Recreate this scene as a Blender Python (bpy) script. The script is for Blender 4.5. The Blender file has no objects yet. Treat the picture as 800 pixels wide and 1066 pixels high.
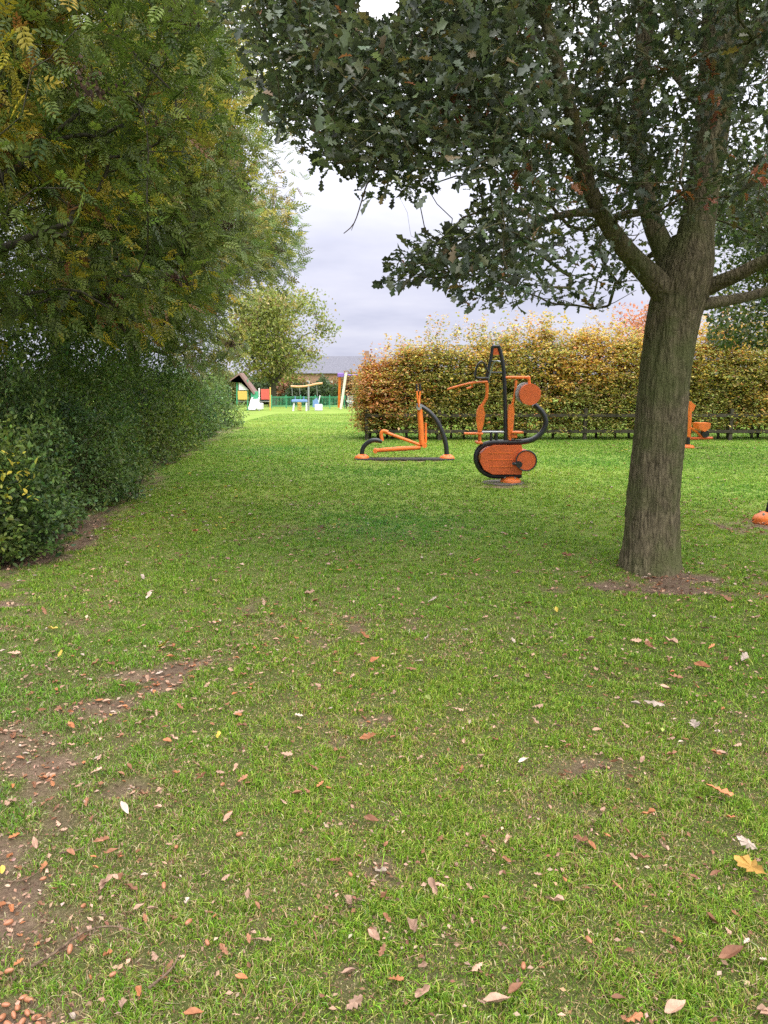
import bpy, math, random
import numpy as np
from mathutils import Vector

PI = math.pi
rng = np.random.default_rng(11)
random.seed(11)
scene = bpy.context.scene
col_main = scene.collection

# ------------------------------------------------------------------ camera
TILT = math.radians(9.44); F = 770.0; CZ = 1.6
cam_d = bpy.data.cameras.new('camera'); cam = bpy.data.objects.new('camera', cam_d)
col_main.objects.link(cam); scene.camera = cam
cam.location = (0, 0, CZ); cam.rotation_euler = (PI/2 - TILT, 0, 0)
cam_d.sensor_fit = 'VERTICAL'; cam_d.angle = 2*math.atan(533/F)
cam_d.clip_start = 0.05; cam_d.clip_end = 6000
ct, st = math.cos(TILT), math.sin(TILT)

def ray(px, py):
    u = (px-400)/F; v = (533-py)/F
    return np.array([u, ct + v*st, -st + v*ct])
def G(px, py, z=0.0):                      # point of the photograph on the ground
    d = ray(px, py); t = (z-CZ)/d[2]
    return np.array([d[0]*t, d[1]*t, z])
def A(px, py, Y):                          # point of the photograph at distance Y
    d = ray(px, py); t = Y/d[1]
    return np.array([d[0]*t, Y, CZ + d[2]*t])
def proj(P):
    P = np.asarray(P, float)
    x = P[..., 0]; y = P[..., 1]; z = P[..., 2]-CZ
    f = y*ct - z*st; v = y*st + z*ct
    f = np.where(f < 1e-3, 1e-3, f)
    return 400 + F*x/f, 533 - F*v/f

# ------------------------------------------------------------------ noise
def _h(i, j, k, s):
    with np.errstate(over='ignore'):
        n = (i*73856093) ^ (j*19349663) ^ (k*83492791) ^ (s*2654435761 & 0x7fffffff)
        n = (n ^ (n >> 13)) * 1274126177
        n = n ^ (n >> 16)
    return (n & 0xffff)/65535.0
def noise(P, scale=1.0, seed=0):
    P = np.asarray(P, float)*scale
    if P.shape[-1] == 2: P = np.concatenate([P, np.zeros(P.shape[:-1]+(1,))], -1)
    I = np.floor(P).astype(np.int64); f = P-I; f = f*f*(3-2*f)
    o = 0
    for a in (0, 1):
        for b in (0, 1):
            for c in (0, 1):
                w = (f[..., 0] if a else 1-f[..., 0])*(f[..., 1] if b else 1-f[..., 1])*(f[..., 2] if c else 1-f[..., 2])
                o = o + w*_h(I[..., 0]+a, I[..., 1]+b, I[..., 2]+c, seed)
    return o
def fbm(P, scale=1.0, seed=0, n=3):
    o = 0; a = 1; t = 0
    for k in range(n):
        o = o + a*noise(P, scale*2**k, seed+k); t += a; a *= .5
    return o/t
def sstep(a, b, x):
    t = np.clip((x-a)/(b-a), 0, 1); return t*t*(3-2*t)

# ------------------------------------------------------------------ materials
def new_mat(name):
    m = bpy.data.materials.new(name); m.use_nodes = True
    nt = m.node_tree; nt.nodes.clear()
    out = nt.nodes.new('ShaderNodeOutputMaterial')
    return m, nt, out
def N(nt, t, **kw):
    n = nt.nodes.new(t)
    for k, v in kw.items():
        if k in n.inputs: n.inputs[k].default_value = v
        else: setattr(n, k, v)
    return n
def ramp(nt, stops, fac=None):
    r = nt.nodes.new('ShaderNodeValToRGB'); e = r.color_ramp.elements
    while len(e) < len(stops): e.new(0.5)
    for k, (p, c) in enumerate(stops):
        e[k].position = p; e[k].color = (c[0], c[1], c[2], 1)
    if fac is not None: nt.links.new(fac, r.inputs[0])
    return r
def coords(nt, scale=(1, 1, 1), kind='Object'):
    t = nt.nodes.new('ShaderNodeTexCoord'); mp = nt.nodes.new('ShaderNodeMapping')
    mp.inputs['Scale'].default_value = scale
    nt.links.new(t.outputs[kind], mp.inputs['Vector']); return mp.outputs[0]

def leaf_mat(name, rough=.5, spec=.35, trans=.3, tint=(1.25, 1.3, .8)):
    m, nt, out = new_mat(name); L = nt.links.new
    a = N(nt, 'ShaderNodeAttribute', attribute_name='col')
    geo = nt.nodes.new('ShaderNodeNewGeometry')
    p = N(nt, 'ShaderNodeBsdfPrincipled', Roughness=rough)
    p.inputs['Specular IOR Level'].default_value = spec
    L(a.outputs['Color'], p.inputs['Base Color'])
    mul = N(nt, 'ShaderNodeMix', data_type='RGBA', blend_type='MULTIPLY')
    mul.inputs[0].default_value = 1; mul.inputs[7].default_value = (*tint, 1)
    L(a.outputs['Color'], mul.inputs[6])
    t = nt.nodes.new('ShaderNodeBsdfTranslucent'); L(mul.outputs[2], t.inputs['Color'])
    mx = nt.nodes.new('ShaderNodeMixShader'); mx.inputs[0].default_value = trans
    L(p.outputs[0], mx.inputs[1]); L(t.outputs[0], mx.inputs[2]); L(mx.outputs[0], out.inputs[0])
    return m
def bark_mat(name, dark, light, moss, scale=9, strength=.9, mossy=.5):
    m, nt, out = new_mat(name); L = nt.links.new
    v = coords(nt, (scale, scale, scale*.22))
    n1 = N(nt, 'ShaderNodeTexNoise', Scale=1.6, Detail=6, Roughness=.65, Distortion=.6); L(v, n1.inputs['Vector'])
    vo = N(nt, 'ShaderNodeTexVoronoi', Scale=2.2, feature='DISTANCE_TO_EDGE'); L(v, vo.inputs['Vector'])
    v2 = coords(nt, (1, 1, 1))
    n2 = N(nt, 'ShaderNodeTexNoise', Scale=3.0, Detail=4); L(v2, n2.inputs['Vector'])
    n3 = N(nt, 'ShaderNodeTexNoise', Scale=60.0, Detail=3); L(v2, n3.inputs['Vector'])
    mm = N(nt, 'ShaderNodeMath', operation='MULTIPLY_ADD'); mm.inputs[1].default_value = .9
    L(vo.outputs['Distance'], mm.inputs[0]); L(n1.outputs[0], mm.inputs[2])
    r = ramp(nt, [(.34, dark), (.6, light), (.85, tuple(min(1, c*1.35) for c in light))], mm.outputs[0])
    mr = ramp(nt, [(.42, (0, 0, 0)), (.62, (mossy,)*3)], n2.outputs[0])
    mx = N(nt, 'ShaderNodeMix', data_type='RGBA'); L(mr.outputs[0], mx.inputs[0]); L(r.outputs[0], mx.inputs[6]); mx.inputs[7].default_value = (*moss, 1)
    p = N(nt, 'ShaderNodeBsdfPrincipled', Roughness=.9); p.inputs['Specular IOR Level'].default_value = .15
    L(mx.outputs[2], p.inputs['Base Color'])
    ad = N(nt, 'ShaderNodeMath', operation='MULTIPLY_ADD'); ad.inputs[1].default_value = .25
    L(n3.outputs[0], ad.inputs[0]); L(mm.outputs[0], ad.inputs[2])
    b = N(nt, 'ShaderNodeBump', Strength=strength, Distance=.035); L(ad.outputs[0], b.inputs['Height']); L(b.outputs[0], p.inputs['Normal'])
    L(p.outputs[0], out.inputs[0]); return m
def paint(name, c, rough=.4, spec=.5, var=.18, scale=8, dirt=(.12, .1, .07), dirtf=.35, metal=0):
    m, nt, out = new_mat(name); L = nt.links.new
    v = coords(nt)
    n = N(nt, 'ShaderNodeTexNoise', Scale=scale, Detail=5, Roughness=.6); L(v, n.inputs['Vector'])
    r = ramp(nt, [(.3, tuple(x*(1-var) for x in c)), (.7, tuple(min(1, x*(1+var)) for x in c))], n.outputs[0])
    n2 = N(nt, 'ShaderNodeTexNoise', Scale=scale*2.7, Detail=4); L(v, n2.inputs['Vector'])
    dr = ramp(nt, [(.52, (0, 0, 0)), (.75, (dirtf,)*3)], n2.outputs[0])
    mx = N(nt, 'ShaderNodeMix', data_type='RGBA'); L(dr.outputs[0], mx.inputs[0]); L(r.outputs[0], mx.inputs[6]); mx.inputs[7].default_value = (*dirt, 1)
    p = N(nt, 'ShaderNodeBsdfPrincipled', Roughness=rough, Metallic=metal); p.inputs['Specular IOR Level'].default_value = spec
    L(mx.outputs[2], p.inputs['Base Color'])
    b = N(nt, 'ShaderNodeBump', Strength=.15, Distance=.004); L(n2.outputs[0], b.inputs['Height']); L(b.outputs[0], p.inputs['Normal'])
    L(p.outputs[0], out.inputs[0]); return m

M = {}
M['leaf'] = leaf_mat('leaf_matte', .55, .3, .35)
M['oak_leaf'] = leaf_mat('oak_leaf', .42, .5, .3)
M['gloss_leaf'] = leaf_mat('glossy_shrub_leaf', .5, .3, .3)
M['grass'] = leaf_mat('grass_blade', .5, .3, .35, (1.2, 1.25, .8))
M['dry'] = leaf_mat('dry_leaf', .7, .2, .15, (1.1, 1, .9))
M['bark'] = bark_mat('oak_bark', (.04, .033, .02), (.15, .125, .078), (.105, .12, .045), 13, 1.0, .75)
M['bark2'] = bark_mat('grey_bark', (.03, .026, .02), (.085, .075, .06), (.06, .07, .03), 10, .6, .3)
M['twig'] = bark_mat('twig_bark', (.05, .033, .02), (.16, .11, .075), (.09, .08, .05), 30, .4, .2)
M['orange'] = paint('orange_paint', (.80, .185, .03), .45, .45, .16, 7, (.3, .13, .07), .5)
M['orange_dk'] = paint('orange_red_panel', (.66, .125, .032), .45, .45, .12, 4, (.3, .1, .05), .3)
M['black'] = paint('black_paint', (.018, .019, .024), .33, .5, .2, 6, (.08, .07, .06), .2)
M['steel'] = paint('galvanised_steel', (.38, .39, .4), .4, .5, .15, 14, (.2, .18, .15), .3, .6)
M['rubber'] = paint('rubber_mat', (.05, .045, .045), .9, .2, .3, 10, (.14, .11, .08), .6)
M['concrete'] = paint('concrete_pad', (.13, .115, .10), .9, .2, .3, 7, (.1, .09, .06), .6)
M['fence_wood'] = paint('weathered_fence_wood', (.055, .048, .036), .85, .2, .35, 9, (.05, .06, .03), .6)
M['green'] = paint('green_paint', (.06, .32, .17), .4, .4)
M['yellow'] = paint('yellow_panel', (.62, .42, .10), .4, .4, .08)
M['red'] = paint('red_panel', (.55, .10, .075), .4, .4, .1)
M['blue'] = paint('blue_panel', (.16, .27, .52), .4, .4, .1)
M['cream'] = paint('cream_pole', (.66, .62, .52), .5, .4, .08)
M['white'] = paint('white_plastic', (.72, .72, .74), .4, .4, .06)
M['purple'] = paint('purple_cap', (.22, .12, .42), .4, .4, .1)
M['maroon'] = paint('maroon_roof', (.22, .13, .12), .5, .4, .15)
M['nut'] = paint('acorn_shell', (.34, .14, .07), .38, .5, .3, 30, (.2, .1, .05), .4)
M['glass'] = paint('window_glass', (.05, .06, .08), .1, .8, .1)

def brick_mat():
    m, nt, out = new_mat('brick_wall'); L = nt.links.new
    v = coords(nt, (1, 1, 1)); b = N(nt, 'ShaderNodeTexBrick', Scale=4.0)
    b.inputs['Color1'].default_value = (.3, .14, .08, 1); b.inputs['Color2'].default_value = (.22, .1, .06, 1); b.inputs['Mortar'].default_value = (.35, .32, .28, 1)
    sw = nt.nodes.new('ShaderNodeVectorRotate'); sw.rotation_type = 'X_AXIS'; sw.inputs['Angle'].default_value = PI/2
    L(v, sw.inputs['Vector']); L(sw.outputs[0], b.inputs['Vector'])
    p = N(nt, 'ShaderNodeBsdfPrincipled', Roughness=.9); L(b.outputs['Color'], p.inputs['Base Color']); L(p.outputs[0], out.inputs[0]); return m
M['brick'] = brick_mat()
def slate_mat():
    m, nt, out = new_mat('slate_roof'); L = nt.links.new
    v = coords(nt, (3, 3, 3)); n = N(nt, 'ShaderNodeTexNoise', Scale=2.0, Detail=4); L(v, n.inputs['Vector'])
    w = N(nt, 'ShaderNodeTexWave', Scale=1.2, bands_direction='Z'); L(v, w.inputs['Vector'])
    r = ramp(nt, [(.3, (.07, .07, .095)), (.7, (.13, .128, .165))], n.outputs[0])
    p = N(nt, 'ShaderNodeBsdfPrincipled', Roughness=.6); L(r.outputs[0], p.inputs['Base Color'])
    b = N(nt, 'ShaderNodeBump', Strength=.5, Distance=.03); L(w.outputs[0], b.inputs['Height']); L(b.outputs[0], p.inputs['Normal'])
    L(p.outputs[0], out.inputs[0]); return m
M['slate'] = slate_mat()

# ------------------------------------------------------------------ mesh helpers
def root_loc(o):
    while o.parent: o = o.parent
    return np.array(o.location)
def mesh_data(name, V, tris=None, quads=None, colors=None, smooth=True):
    V = np.ascontiguousarray(V, dtype=np.float32)
    me = bpy.data.meshes.new(name)
    loops = []; starts = []; n = 0
    if tris is not None and len(tris):
        tris = np.asarray(tris, dtype=np.int32); loops.append(tris.ravel()); starts.append(n+np.arange(len(tris))*3); n += tris.size
    if quads is not None and len(quads):
        quads = np.asarray(quads, dtype=np.int32); loops.append(quads.ravel()); starts.append(n+np.arange(len(quads))*4); n += quads.size
    loops = np.concatenate(loops).astype(np.int32); starts = np.concatenate(starts).astype(np.int32)
    me.vertices.add(len(V)); me.vertices.foreach_set('co', V.ravel())
    me.loops.add(len(loops)); me.loops.foreach_set('vertex_index', loops)
    me.polygons.add(len(starts)); me.polygons.foreach_set('loop_start', starts)
    me.polygons.foreach_set('use_smooth', np.full(len(starts), bool(smooth)))
    if colors is not None:
        c = np.ones((len(V), 4), dtype=np.float32); c[:, :3] = colors
        at = me.attributes.new('col', 'FLOAT_COLOR', 'POINT'); at.data.foreach_set('color', c.ravel())
    me.update(calc_edges=True); me.validate()
    return me
def mk(name, mat, parent, V, tris=None, quads=None, colors=None, smooth=True, loc=None):
    V = np.asarray(V, float)
    if parent is not None: V = V-root_loc(parent)
    elif loc is not None: V = V-np.asarray(loc)
    me = mesh_data(name, V, tris, quads, colors, smooth); me.materials.append(mat)
    o = bpy.data.objects.new(name, me); col_main.objects.link(o)
    if parent is not None: o.parent = parent
    elif loc is not None: o.location = loc
    return o
def thing(name, label, cat, loc, group=None):
    o = bpy.data.objects.new(name, None); col_main.objects.link(o)
    o.location = tuple(loc); o.empty_display_size = .2
    o['label'] = label; o['category'] = cat
    if group: o['group'] = group
    return o
def tag(o, label=None, cat=None, group=None, kind=None):
    if label: o['label'] = label
    if cat: o['category'] = cat
    if group: o['group'] = group
    if kind: o['kind'] = kind
    return o

def smooth_path(pts, step):
    pts = np.asarray(pts, float); out = []
    n = len(pts)
    for i in range(n-1):
        p0 = pts[max(i-1, 0)]; p1 = pts[i]; p2 = pts[i+1]; p3 = pts[min(i+2, n-1)]
        k = max(1, int(math.ceil(np.linalg.norm((p2-p1)[:3])/step)))
        for j in range(k):
            t = j/k
            out.append(.5*((2*p1)+(-p0+p2)*t+(2*p0-5*p1+4*p2-p3)*t*t+(-p0+3*p1-3*p2+p3)*t**3))
    out.append(pts[-1]); return np.array(out)
def tube_arrays(P, R, sides, cap=True):
    P = np.asarray(P, float); R = np.asarray(R, float); n = len(P)
    T = np.gradient(P, axis=0); T /= np.linalg.norm(T, axis=1)[:, None]+1e-9
    u = np.cross(T[0], [0, 0, 1.]) if abs(T[0][2]) < .9 else np.cross(T[0], [1., 0, 0]); u /= np.linalg.norm(u)
    ang = np.arange(sides)*2*PI/sides; V = np.empty((n, sides, 3))
    for i in range(n):
        u = u-T[i]*np.dot(u, T[i]); u /= np.linalg.norm(u)+1e-9; w = np.cross(T[i], u)
        V[i] = P[i]+R[i]*(np.cos(ang)[:, None]*u+np.sin(ang)[:, None]*w)
    idx = np.arange(n*sides).reshape(n, sides); nx = np.roll(idx, -1, 1)
    Q = np.stack([idx[:-1], nx[:-1], nx[1:], idx[1:]], -1).reshape(-1, 4)
    V = V.reshape(-1, 3); Tt = []
    if cap:
        V = np.vstack([V, P[0], P[-1]]); a = n*sides
        Tt = [(a, nx[0][k], idx[0][k]) for k in range(sides)]+[(a+1, idx[-1][k], nx[-1][k]) for k in range(sides)]
    return V, np.array(Tt, int).reshape(-1, 3), Q

class MB:
    def __init__(s): s.V = []; s.T = []; s.Q = []; s.n = 0
    def add(s, V, T=None, Q=None):
        V = np.asarray(V, float); s.V.append(V)
        if T is not None and len(T): s.T.append(np.asarray(T)+s.n)
        if Q is not None and len(Q): s.Q.append(np.asarray(Q)+s.n)
        s.n += len(V); return s
    def tube(s, P, R, sides=10, step=None):
        P = np.asarray(P, float)
        if np.isscalar(R): R = np.full(len(P), R)
        if step:
            X = smooth_path(np.column_stack([P, R]), step); P = X[:, :3]; R = X[:, 3]
        V, T, Q = tube_arrays(P, R, sides); return s.add(V, T, Q)
    def box(s, c, size, rz=0, ry=0, bevel=.0):
        h = np.array(size)/2.; b = min(bevel, *(h*.9)) if bevel else 0
        if not b:
            V = np.array([[x, y, z] for z in (-1, 1) for y in (-1, 1) for x in (-1, 1)])*h
            Q = [(0, 2, 3, 1), (4, 5, 7, 6), (0, 1, 5, 4), (2, 6, 7, 3), (0, 4, 6, 2), (1, 3, 7, 5)]; T = []
        else:
            V = []; ix = {}
            for sx in (-1, 1):
                for sy in (-1, 1):
                    for sz in (-1, 1):
                        for ax in range(3):
                            p = np.array([sx, sy, sz])*h
                            for o in range(3):
                                if o != ax: p[o] -= np.array([sx, sy, sz])[o]*b
                            ix[(sx, sy, sz, ax)] = len(V); V.append(p)
            Q = []; T = []
            for ax in range(3):
                o1, o2 = [(1, 2), (2, 0), (0, 1)][ax]
                for sg in (-1, 1):
                    f = []
                    for a, c2 in ((-1, -1), (1, -1), (1, 1), (-1, 1)):
                        k = [0, 0, 0]; k[ax] = sg; k[o1] = a; k[o2] = c2; f.append(ix[(*k, ax)])
                    Q.append(f if sg > 0 else f[::-1])
                for a in (-1, 1):
                    for c2 in (-1, 1):
                        k0 = [0, 0, 0]; k1 = [0, 0, 0]
                        k0[ax] = -1; k1[ax] = 1
                        for k in (k0, k1): k[o1] = a; k[o2] = c2
                        f = [ix[(*k0, o1)], ix[(*k1, o1)], ix[(*k1, o2)], ix[(*k0, o2)]]
                        Q.append(f if a*c2 < 0 else f[::-1])
            for sx in (-1, 1):
                for sy in (-1, 1):
                    for sz in (-1, 1):
                        T.append([ix[(sx, sy, sz, 0)], ix[(sx, sy, sz, 1)], ix[(sx, sy, sz, 2)]])
            V = np.array(V)
        c1, s1 = math.cos(ry), math.sin(ry); V = V@np.array([[c1, 0, -s1], [0, 1, 0], [s1, 0, c1]])
        c1, s1 = math.cos(rz), math.sin(rz); V = V@np.array([[c1, s1, 0], [-s1, c1, 0], [0, 0, 1]])
        return s.add(V+np.asarray(c), T, Q)
    def lathe(s, c, prof, sides=24):
        ang = np.arange(sides)*2*PI/sides; n = len(prof)
        V = np.array([[r*math.cos(a)+c[0], r*math.sin(a)+c[1], z+c[2]] for r, z in prof for a in ang])
        idx = np.arange(n*sides).reshape(n, sides); nx = np.roll(idx, -1, 1)
        return s.add(V, None, np.stack([idx[:-1], nx[:-1], nx[1:], idx[1:]], -1).reshape(-1, 4))
    def prism(s, poly, y0, y1):             # polygon in x/z extruded along y
        poly = np.asarray(poly, float); n = len(poly)
        c = poly.mean(0)
        V = [[p[0], y0, p[1]] for p in poly]+[[p[0], y1, p[1]] for p in poly]+[[c[0], y0, c[1]], [c[0], y1, c[1]]]
        Q = [(i, (i+1) % n, n+(i+1) % n, n+i) for i in range(n)]
        T = [(2*n, (i+1) % n, i) for i in range(n)]+[(2*n+1, n+i, n+(i+1) % n) for i in range(n)]
        return s.add(V, T, Q)
    def disc(s, c, r, y0, y1, n=32):
        return s.prism([(c[0]+r*math.cos(a), c[1]+r*math.sin(a)) for a in np.arange(n)*2*PI/n], y0, y1)
    def build(s, name, mat, parent=None, smooth=False, loc=None):
        V = np.vstack(s.V); T = np.vstack(s.T) if s.T else None; Q = np.vstack(s.Q) if s.Q else None
        o = mk(name, mat, parent, V, T, Q, None, smooth, loc)
        if smooth == 'auto':
            me = o.data; me.set_sharp_from_angle(angle=math.radians(38))
        return o

def norm(v): return v/(np.linalg.norm(v, axis=-1, keepdims=True)+1e-9)
def frames(axis, normal):
    a = norm(axis); n = normal-a*(a*normal).sum(-1, keepdims=True); n = norm(n); b = np.cross(n, a)
    return np.stack([a, b, n], -1)
def scatter(tv, tt, pos, R, sc, colr, nvar=None):
    """instance a template as real triangles"""
    n = len(pos); k = len(tv)
    V = np.einsum('nij,kj->nki', R, tv)*np.asarray(sc)[:, None, None]+pos[:, None, :]
    T = tt[None]+(np.arange(n)*k)[:, None, None]
    C = np.repeat(colr[:, None, :], k, 1)
    return V.reshape(-1, 3), T.reshape(-1, 3), C.reshape(-1, 3)

def fan_leaf(side, fold=.25, droop=.2, mid=.5):
    out = [(0, 0)]+side+[(1, 0)]+[(x, -y) for x, y in side[::-1]]
    V = [(mid, 0, -droop*mid*mid)]+[(x, y, abs(y)*fold-droop*x*x) for x, y in out]
    n = len(out); T = [(0, 1+i, 1+(i+1) % n) for i in range(n)]
    return np.array(V, float), np.array(T)
OAK = fan_leaf([(.14, .05), (.27, .17), (.36, .08), (.54, .27), (.62, .13), (.82, .26), (.9, .1)], .3, .25)
OVAL = (np.array([(0, 0, 0), (.35, .24, .07), (1, 0, -.12), (.35, -.24, .07), (.75, .17, 0), (.75, -.17, 0)], float),
        np.array([(0, 5, 1), (0, 3, 5), (1, 5, 4), (4, 5, 2)]))
QUADLEAF = (np.array([(0, 0, 0), (.5, .3, .08), (1, 0, -.1), (.5, -.3, .08)], float), np.array([(0, 2, 1), (0, 3, 2)]))
def ash_leaf():
    V = []; T = []
    def leaflet(p, d, L):
        d = np.array(d)/np.linalg.norm(d); b = np.array([-d[1], d[0], 0]); k = len(V)
        V.extend([p, p+d*L*.5+b*L*.21+[0, 0, .01], p+d*L+[0, 0, -.045], p+d*L*.5-b*L*.21+[0, 0, .01]])
        T.extend([(k, k+2, k+1), (k, k+3, k+2)])
    for i in range(4):
        x = .2+i*.19; z = -.2*x*x
        for sg in (-1, 1): leaflet(np.array([x, 0, z]), (.7, sg, 0), .36-.03*abs(i-1.5))
    leaflet(np.array([.86, 0, -.17]), (1, .01, 0), .36)
    k = len(V); V.extend([np.array([0, 0, 0.]), np.array([.5, .012, -.05]), np.array([.95, 0, -.18]), np.array([.5, -.012, -.05])]); T.extend([(k, k+2, k+1), (k, k+3, k+2)])
    return np.array(V, float), np.array(T)
ASH = ash_leaf()

def pick(pal, n, jit=.18, r=None):
    """palette: list of (weight, rgb)"""
    r = r or rng
    w = np.array([p[0] for p in pal], float); c = np.array([p[1] for p in pal], float)
    i = r.choice(len(pal), n, p=w/w.sum())
    return np.clip(c[i]*(1+r.normal(0, jit, (n, 1)))*(1+r.normal(0, jit*.3, (n, 3))), .004, .9)

# ------------------------------------------------------------------ tree skeleton
class Skel:
    def __init__(s):
        s.P = np.zeros((60000, 3)); s.par = np.full(60000, -1); s.rf = np.zeros(60000); s.n = 0; s.paths = []; s.plen = np.zeros(60000)
    def node(s, p, par, rf=0):
        i = s.n; s.P[i] = p; s.par[i] = par; s.rf[i] = rf; s.n += 1
        if par >= 0: s.plen[i] = s.plen[par]+np.linalg.norm(p-s.P[par])
        return i
    def path(s, pts, radii, start=None, step=.12):
        X = smooth_path(np.column_stack([pts, radii]), step)
        par = -1
        if s.n: par = int(np.argmin(np.linalg.norm(s.P[:s.n]-X[0, :3], axis=1)))
        ids = []
        for q in X:
            par = s.node(q[:3], par, q[3]); ids.append(par)
        s.paths.append(X); return ids
    def attach(s, targets, step=.18, bend=.3, jit=.03, wl=.25, maxr=1e9):
        base = s.P[0]; order = np.argsort(np.linalg.norm(targets-base, axis=1)); s.tips = []
        for ti in order:
            t = targets[ti]; P = s.P[:s.n]
            d = np.linalg.norm(P-t, axis=1); cost = d+wl*s.plen[:s.n]*.3+np.maximum(0, P[:, 2]-t[2])*.5
            i = int(np.argmin(cost)); p0 = P[i].copy(); dd = d[i]
            k = max(1, int(round(dd/step))); g = s.par[i]
            tan = norm(p0-s.P[g]) if g >= 0 else np.array([0, 0, 1.])
            c = p0+tan*dd*bend+np.array([0, 0, .06*dd])
            par = i
            for j in range(1, k+1):
                u = j/k; q = (1-u)**2*p0+2*u*(1-u)*c+u*u*t
                if j < k: q = q+rng.normal(0, jit*dd/(k**.5+1), 3)
                par = s.node(q, par)
            s.tips.append(par)
    def radii(s, rt=.006, ex=.5):
        n = s.n; cnt = np.zeros(n)
        haschild = np.zeros(n, bool); haschild[s.par[:n][s.par[:n] >= 0]] = True
        cnt[~haschild] = 1
        for i in range(n-1, -1, -1):
            if s.par[i] >= 0: cnt[s.par[i]] += cnt[i]
        r = rt*cnt**ex
        for i in range(n):
            p = s.par[i]
            if s.rf[i] > 0: r[i] = s.rf[i]
            elif p >= 0: r[i] = min(r[i], r[p]*.92)
        s.r = r; s.cnt = cnt; return r
    def branches(s, mb, rmin=.0):
        n = s.n; main = {}
        for i in range(n):
            p = s.par[i]
            if p >= 0 and s.rf[i] == 0:
                if s.rf[p] > 0: continue
                if p not in main or s.cnt[i] > s.cnt[main[p]]: main[p] = i
        for i in range(n):
            if s.rf[i] > 0 or s.par[i] < 0: continue
            p = s.par[i]
            if s.rf[p] == 0 and main.get(p) == i: continue
            ch = [p, i]; k = i
            while k in main: k = main[k]; ch.append(k)
            R = s.r[ch].copy(); R[0] = R[1]; R[-1] *= .6
            if R[0] < rmin: continue
            mb.tube(s.P[ch], R, 8 if R[0] > .03 else (5 if R[0] > .012 else 4))

def leaves_around(tips, n, spread, size, size_sd, tmpl, palfn, base, up=.8, out=.6, jit=.55, keep=None, droop=.0):
    pos = np.repeat(tips, n, 0)+rng.normal(0, 1, (len(tips)*n, 3))*np.array([spread, spread, spread*.62])
    cid = np.repeat(np.arange(len(tips)), n)
    if keep is not None:
        k = keep(pos); pos = pos[k]; cid = cid[k]
    m = len(pos)
    o = norm(pos-base)
    ax = norm(o*out+rng.normal(0, .6, (m, 3))+np.array([0, 0, -droop]))
    nr = np.array([0, 0, up])+rng.normal(0, jit, (m, 3))
    R = frames(ax, nr); sc = np.clip(rng.normal(size, size_sd, m), size*.45, size*1.7)
    return scatter(tmpl[0], tmpl[1], pos, R, sc, palfn(cid, pos))

# ------------------------------------------------------------------ ground
dirt_spots = []
def spot(px, py, rx, ry, s=1.0): g = G(px, py); dirt_spots.append((g[0], g[1], rx, ry, s))
for a in [(60, 770, .38, .22, .75), (170, 702, .55, .26, .75), (95, 745, .3, .2, .7), (235, 690, .35, .22, .6), (20, 925, .26, .17, .95), (-20, 880, .3, .25, .8),
          (25, 1045, .22, .11, 1), (150, 1005, .12, .08, .7), (200, 960, .06, .12, .6), (170, 775, .12, .14, .7), (120, 830, .2, .15, .5),
          (690, 606, .8, .5, 1.15), (640, 585, .3, .4, .6), (725, 612, .35, .3, .7), (800, 545, .75, .65, .8), (523, 506, .6, .5, .8),
          (380, 905, .22, .18, .25), (620, 790, .3, .2, .22), (590, 935, .3, .16, .3), (470, 740, .5, .3, .35), (545, 850, .3, .15, .35), (700, 910, .35, .22, .25), (420, 1020, .3, .1, .2),
          (280, 552, .6, .5, .35), (300, 640, .8, .5, .4), (60, 640, .7, .4, .3), (420, 480, 1.4, .35, .7), (720, 466, 1.2, .6, .6), (700, 450, 5, .35, .9), (500, 452, 4, .35, .9)]:
    spot(*a)
shr_edge = np.array([G(-90, 680), G(0, 604), G(60, 572), G(130, 522), (-4.7, 15, 0), (-5.2, 20, 0), (-6.0, 30, 0), (-6.6, 40, 0)])
def edge_x(y): return np.interp(y, shr_edge[:, 1], shr_edge[:, 0])
path_pts = [G(*p)[:2] for p in [(5, 1060), (0, 980), (15, 910), (30, 850), (60, 775), (110, 740), (170, 703), (240, 683), (300, 650)]]
def path_d(X, Y):
    d = np.full(X.shape, 99.)
    for a, b in zip(path_pts[:-1], path_pts[1:]):
        ab = b-a; t = np.clip(((X-a[0])*ab[0]+(Y-a[1])*ab[1])/(ab@ab), 0, 1)
        d = np.minimum(d, np.hypot(X-a[0]-t*ab[0], Y-a[1]-t*ab[1]))
    return d
def dirtf(X, Y):
    P = np.stack([X, Y], -1); d = np.zeros_like(X)
    for cx, cy, rx, ry, s in dirt_spots:
        q = ((X-cx)/rx)**2+((Y-cy)/ry)**2
        d = np.maximum(d, s*np.exp(-q*.9))
    d = np.maximum(d, .66*np.exp(-(path_d(X, Y)/.2)**2))
    e = X-edge_x(Y)                       # bare strip along the foot of the shrubs
    d = np.maximum(d, sstep(.75, -.15, e)*.95*(Y > 2)*sstep(34, 31, Y)*sstep(-5, -3.5, e))
    n = fbm(P, 5.0, 3, 3); n2 = fbm(P, 1.3, 9, 2)
    v = d*1.15+(n-.5)*1.7+(n2-.5)*.6-.30
    return np.clip(sstep(.12, .85, v), 0, 1)
def height(X, Y):
    P = np.stack([X, Y], -1)
    return (fbm(P, .5, 21, 2)-.5)*.05+(fbm(P, 3.5, 22, 3)-.5)*.022*np.exp(-np.maximum(Y-6, 0)/8)-.012*dirtf(X, Y)
def gz(x, y): return float(height(np.array([float(x)]), np.array([float(y)]))[0])

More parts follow.
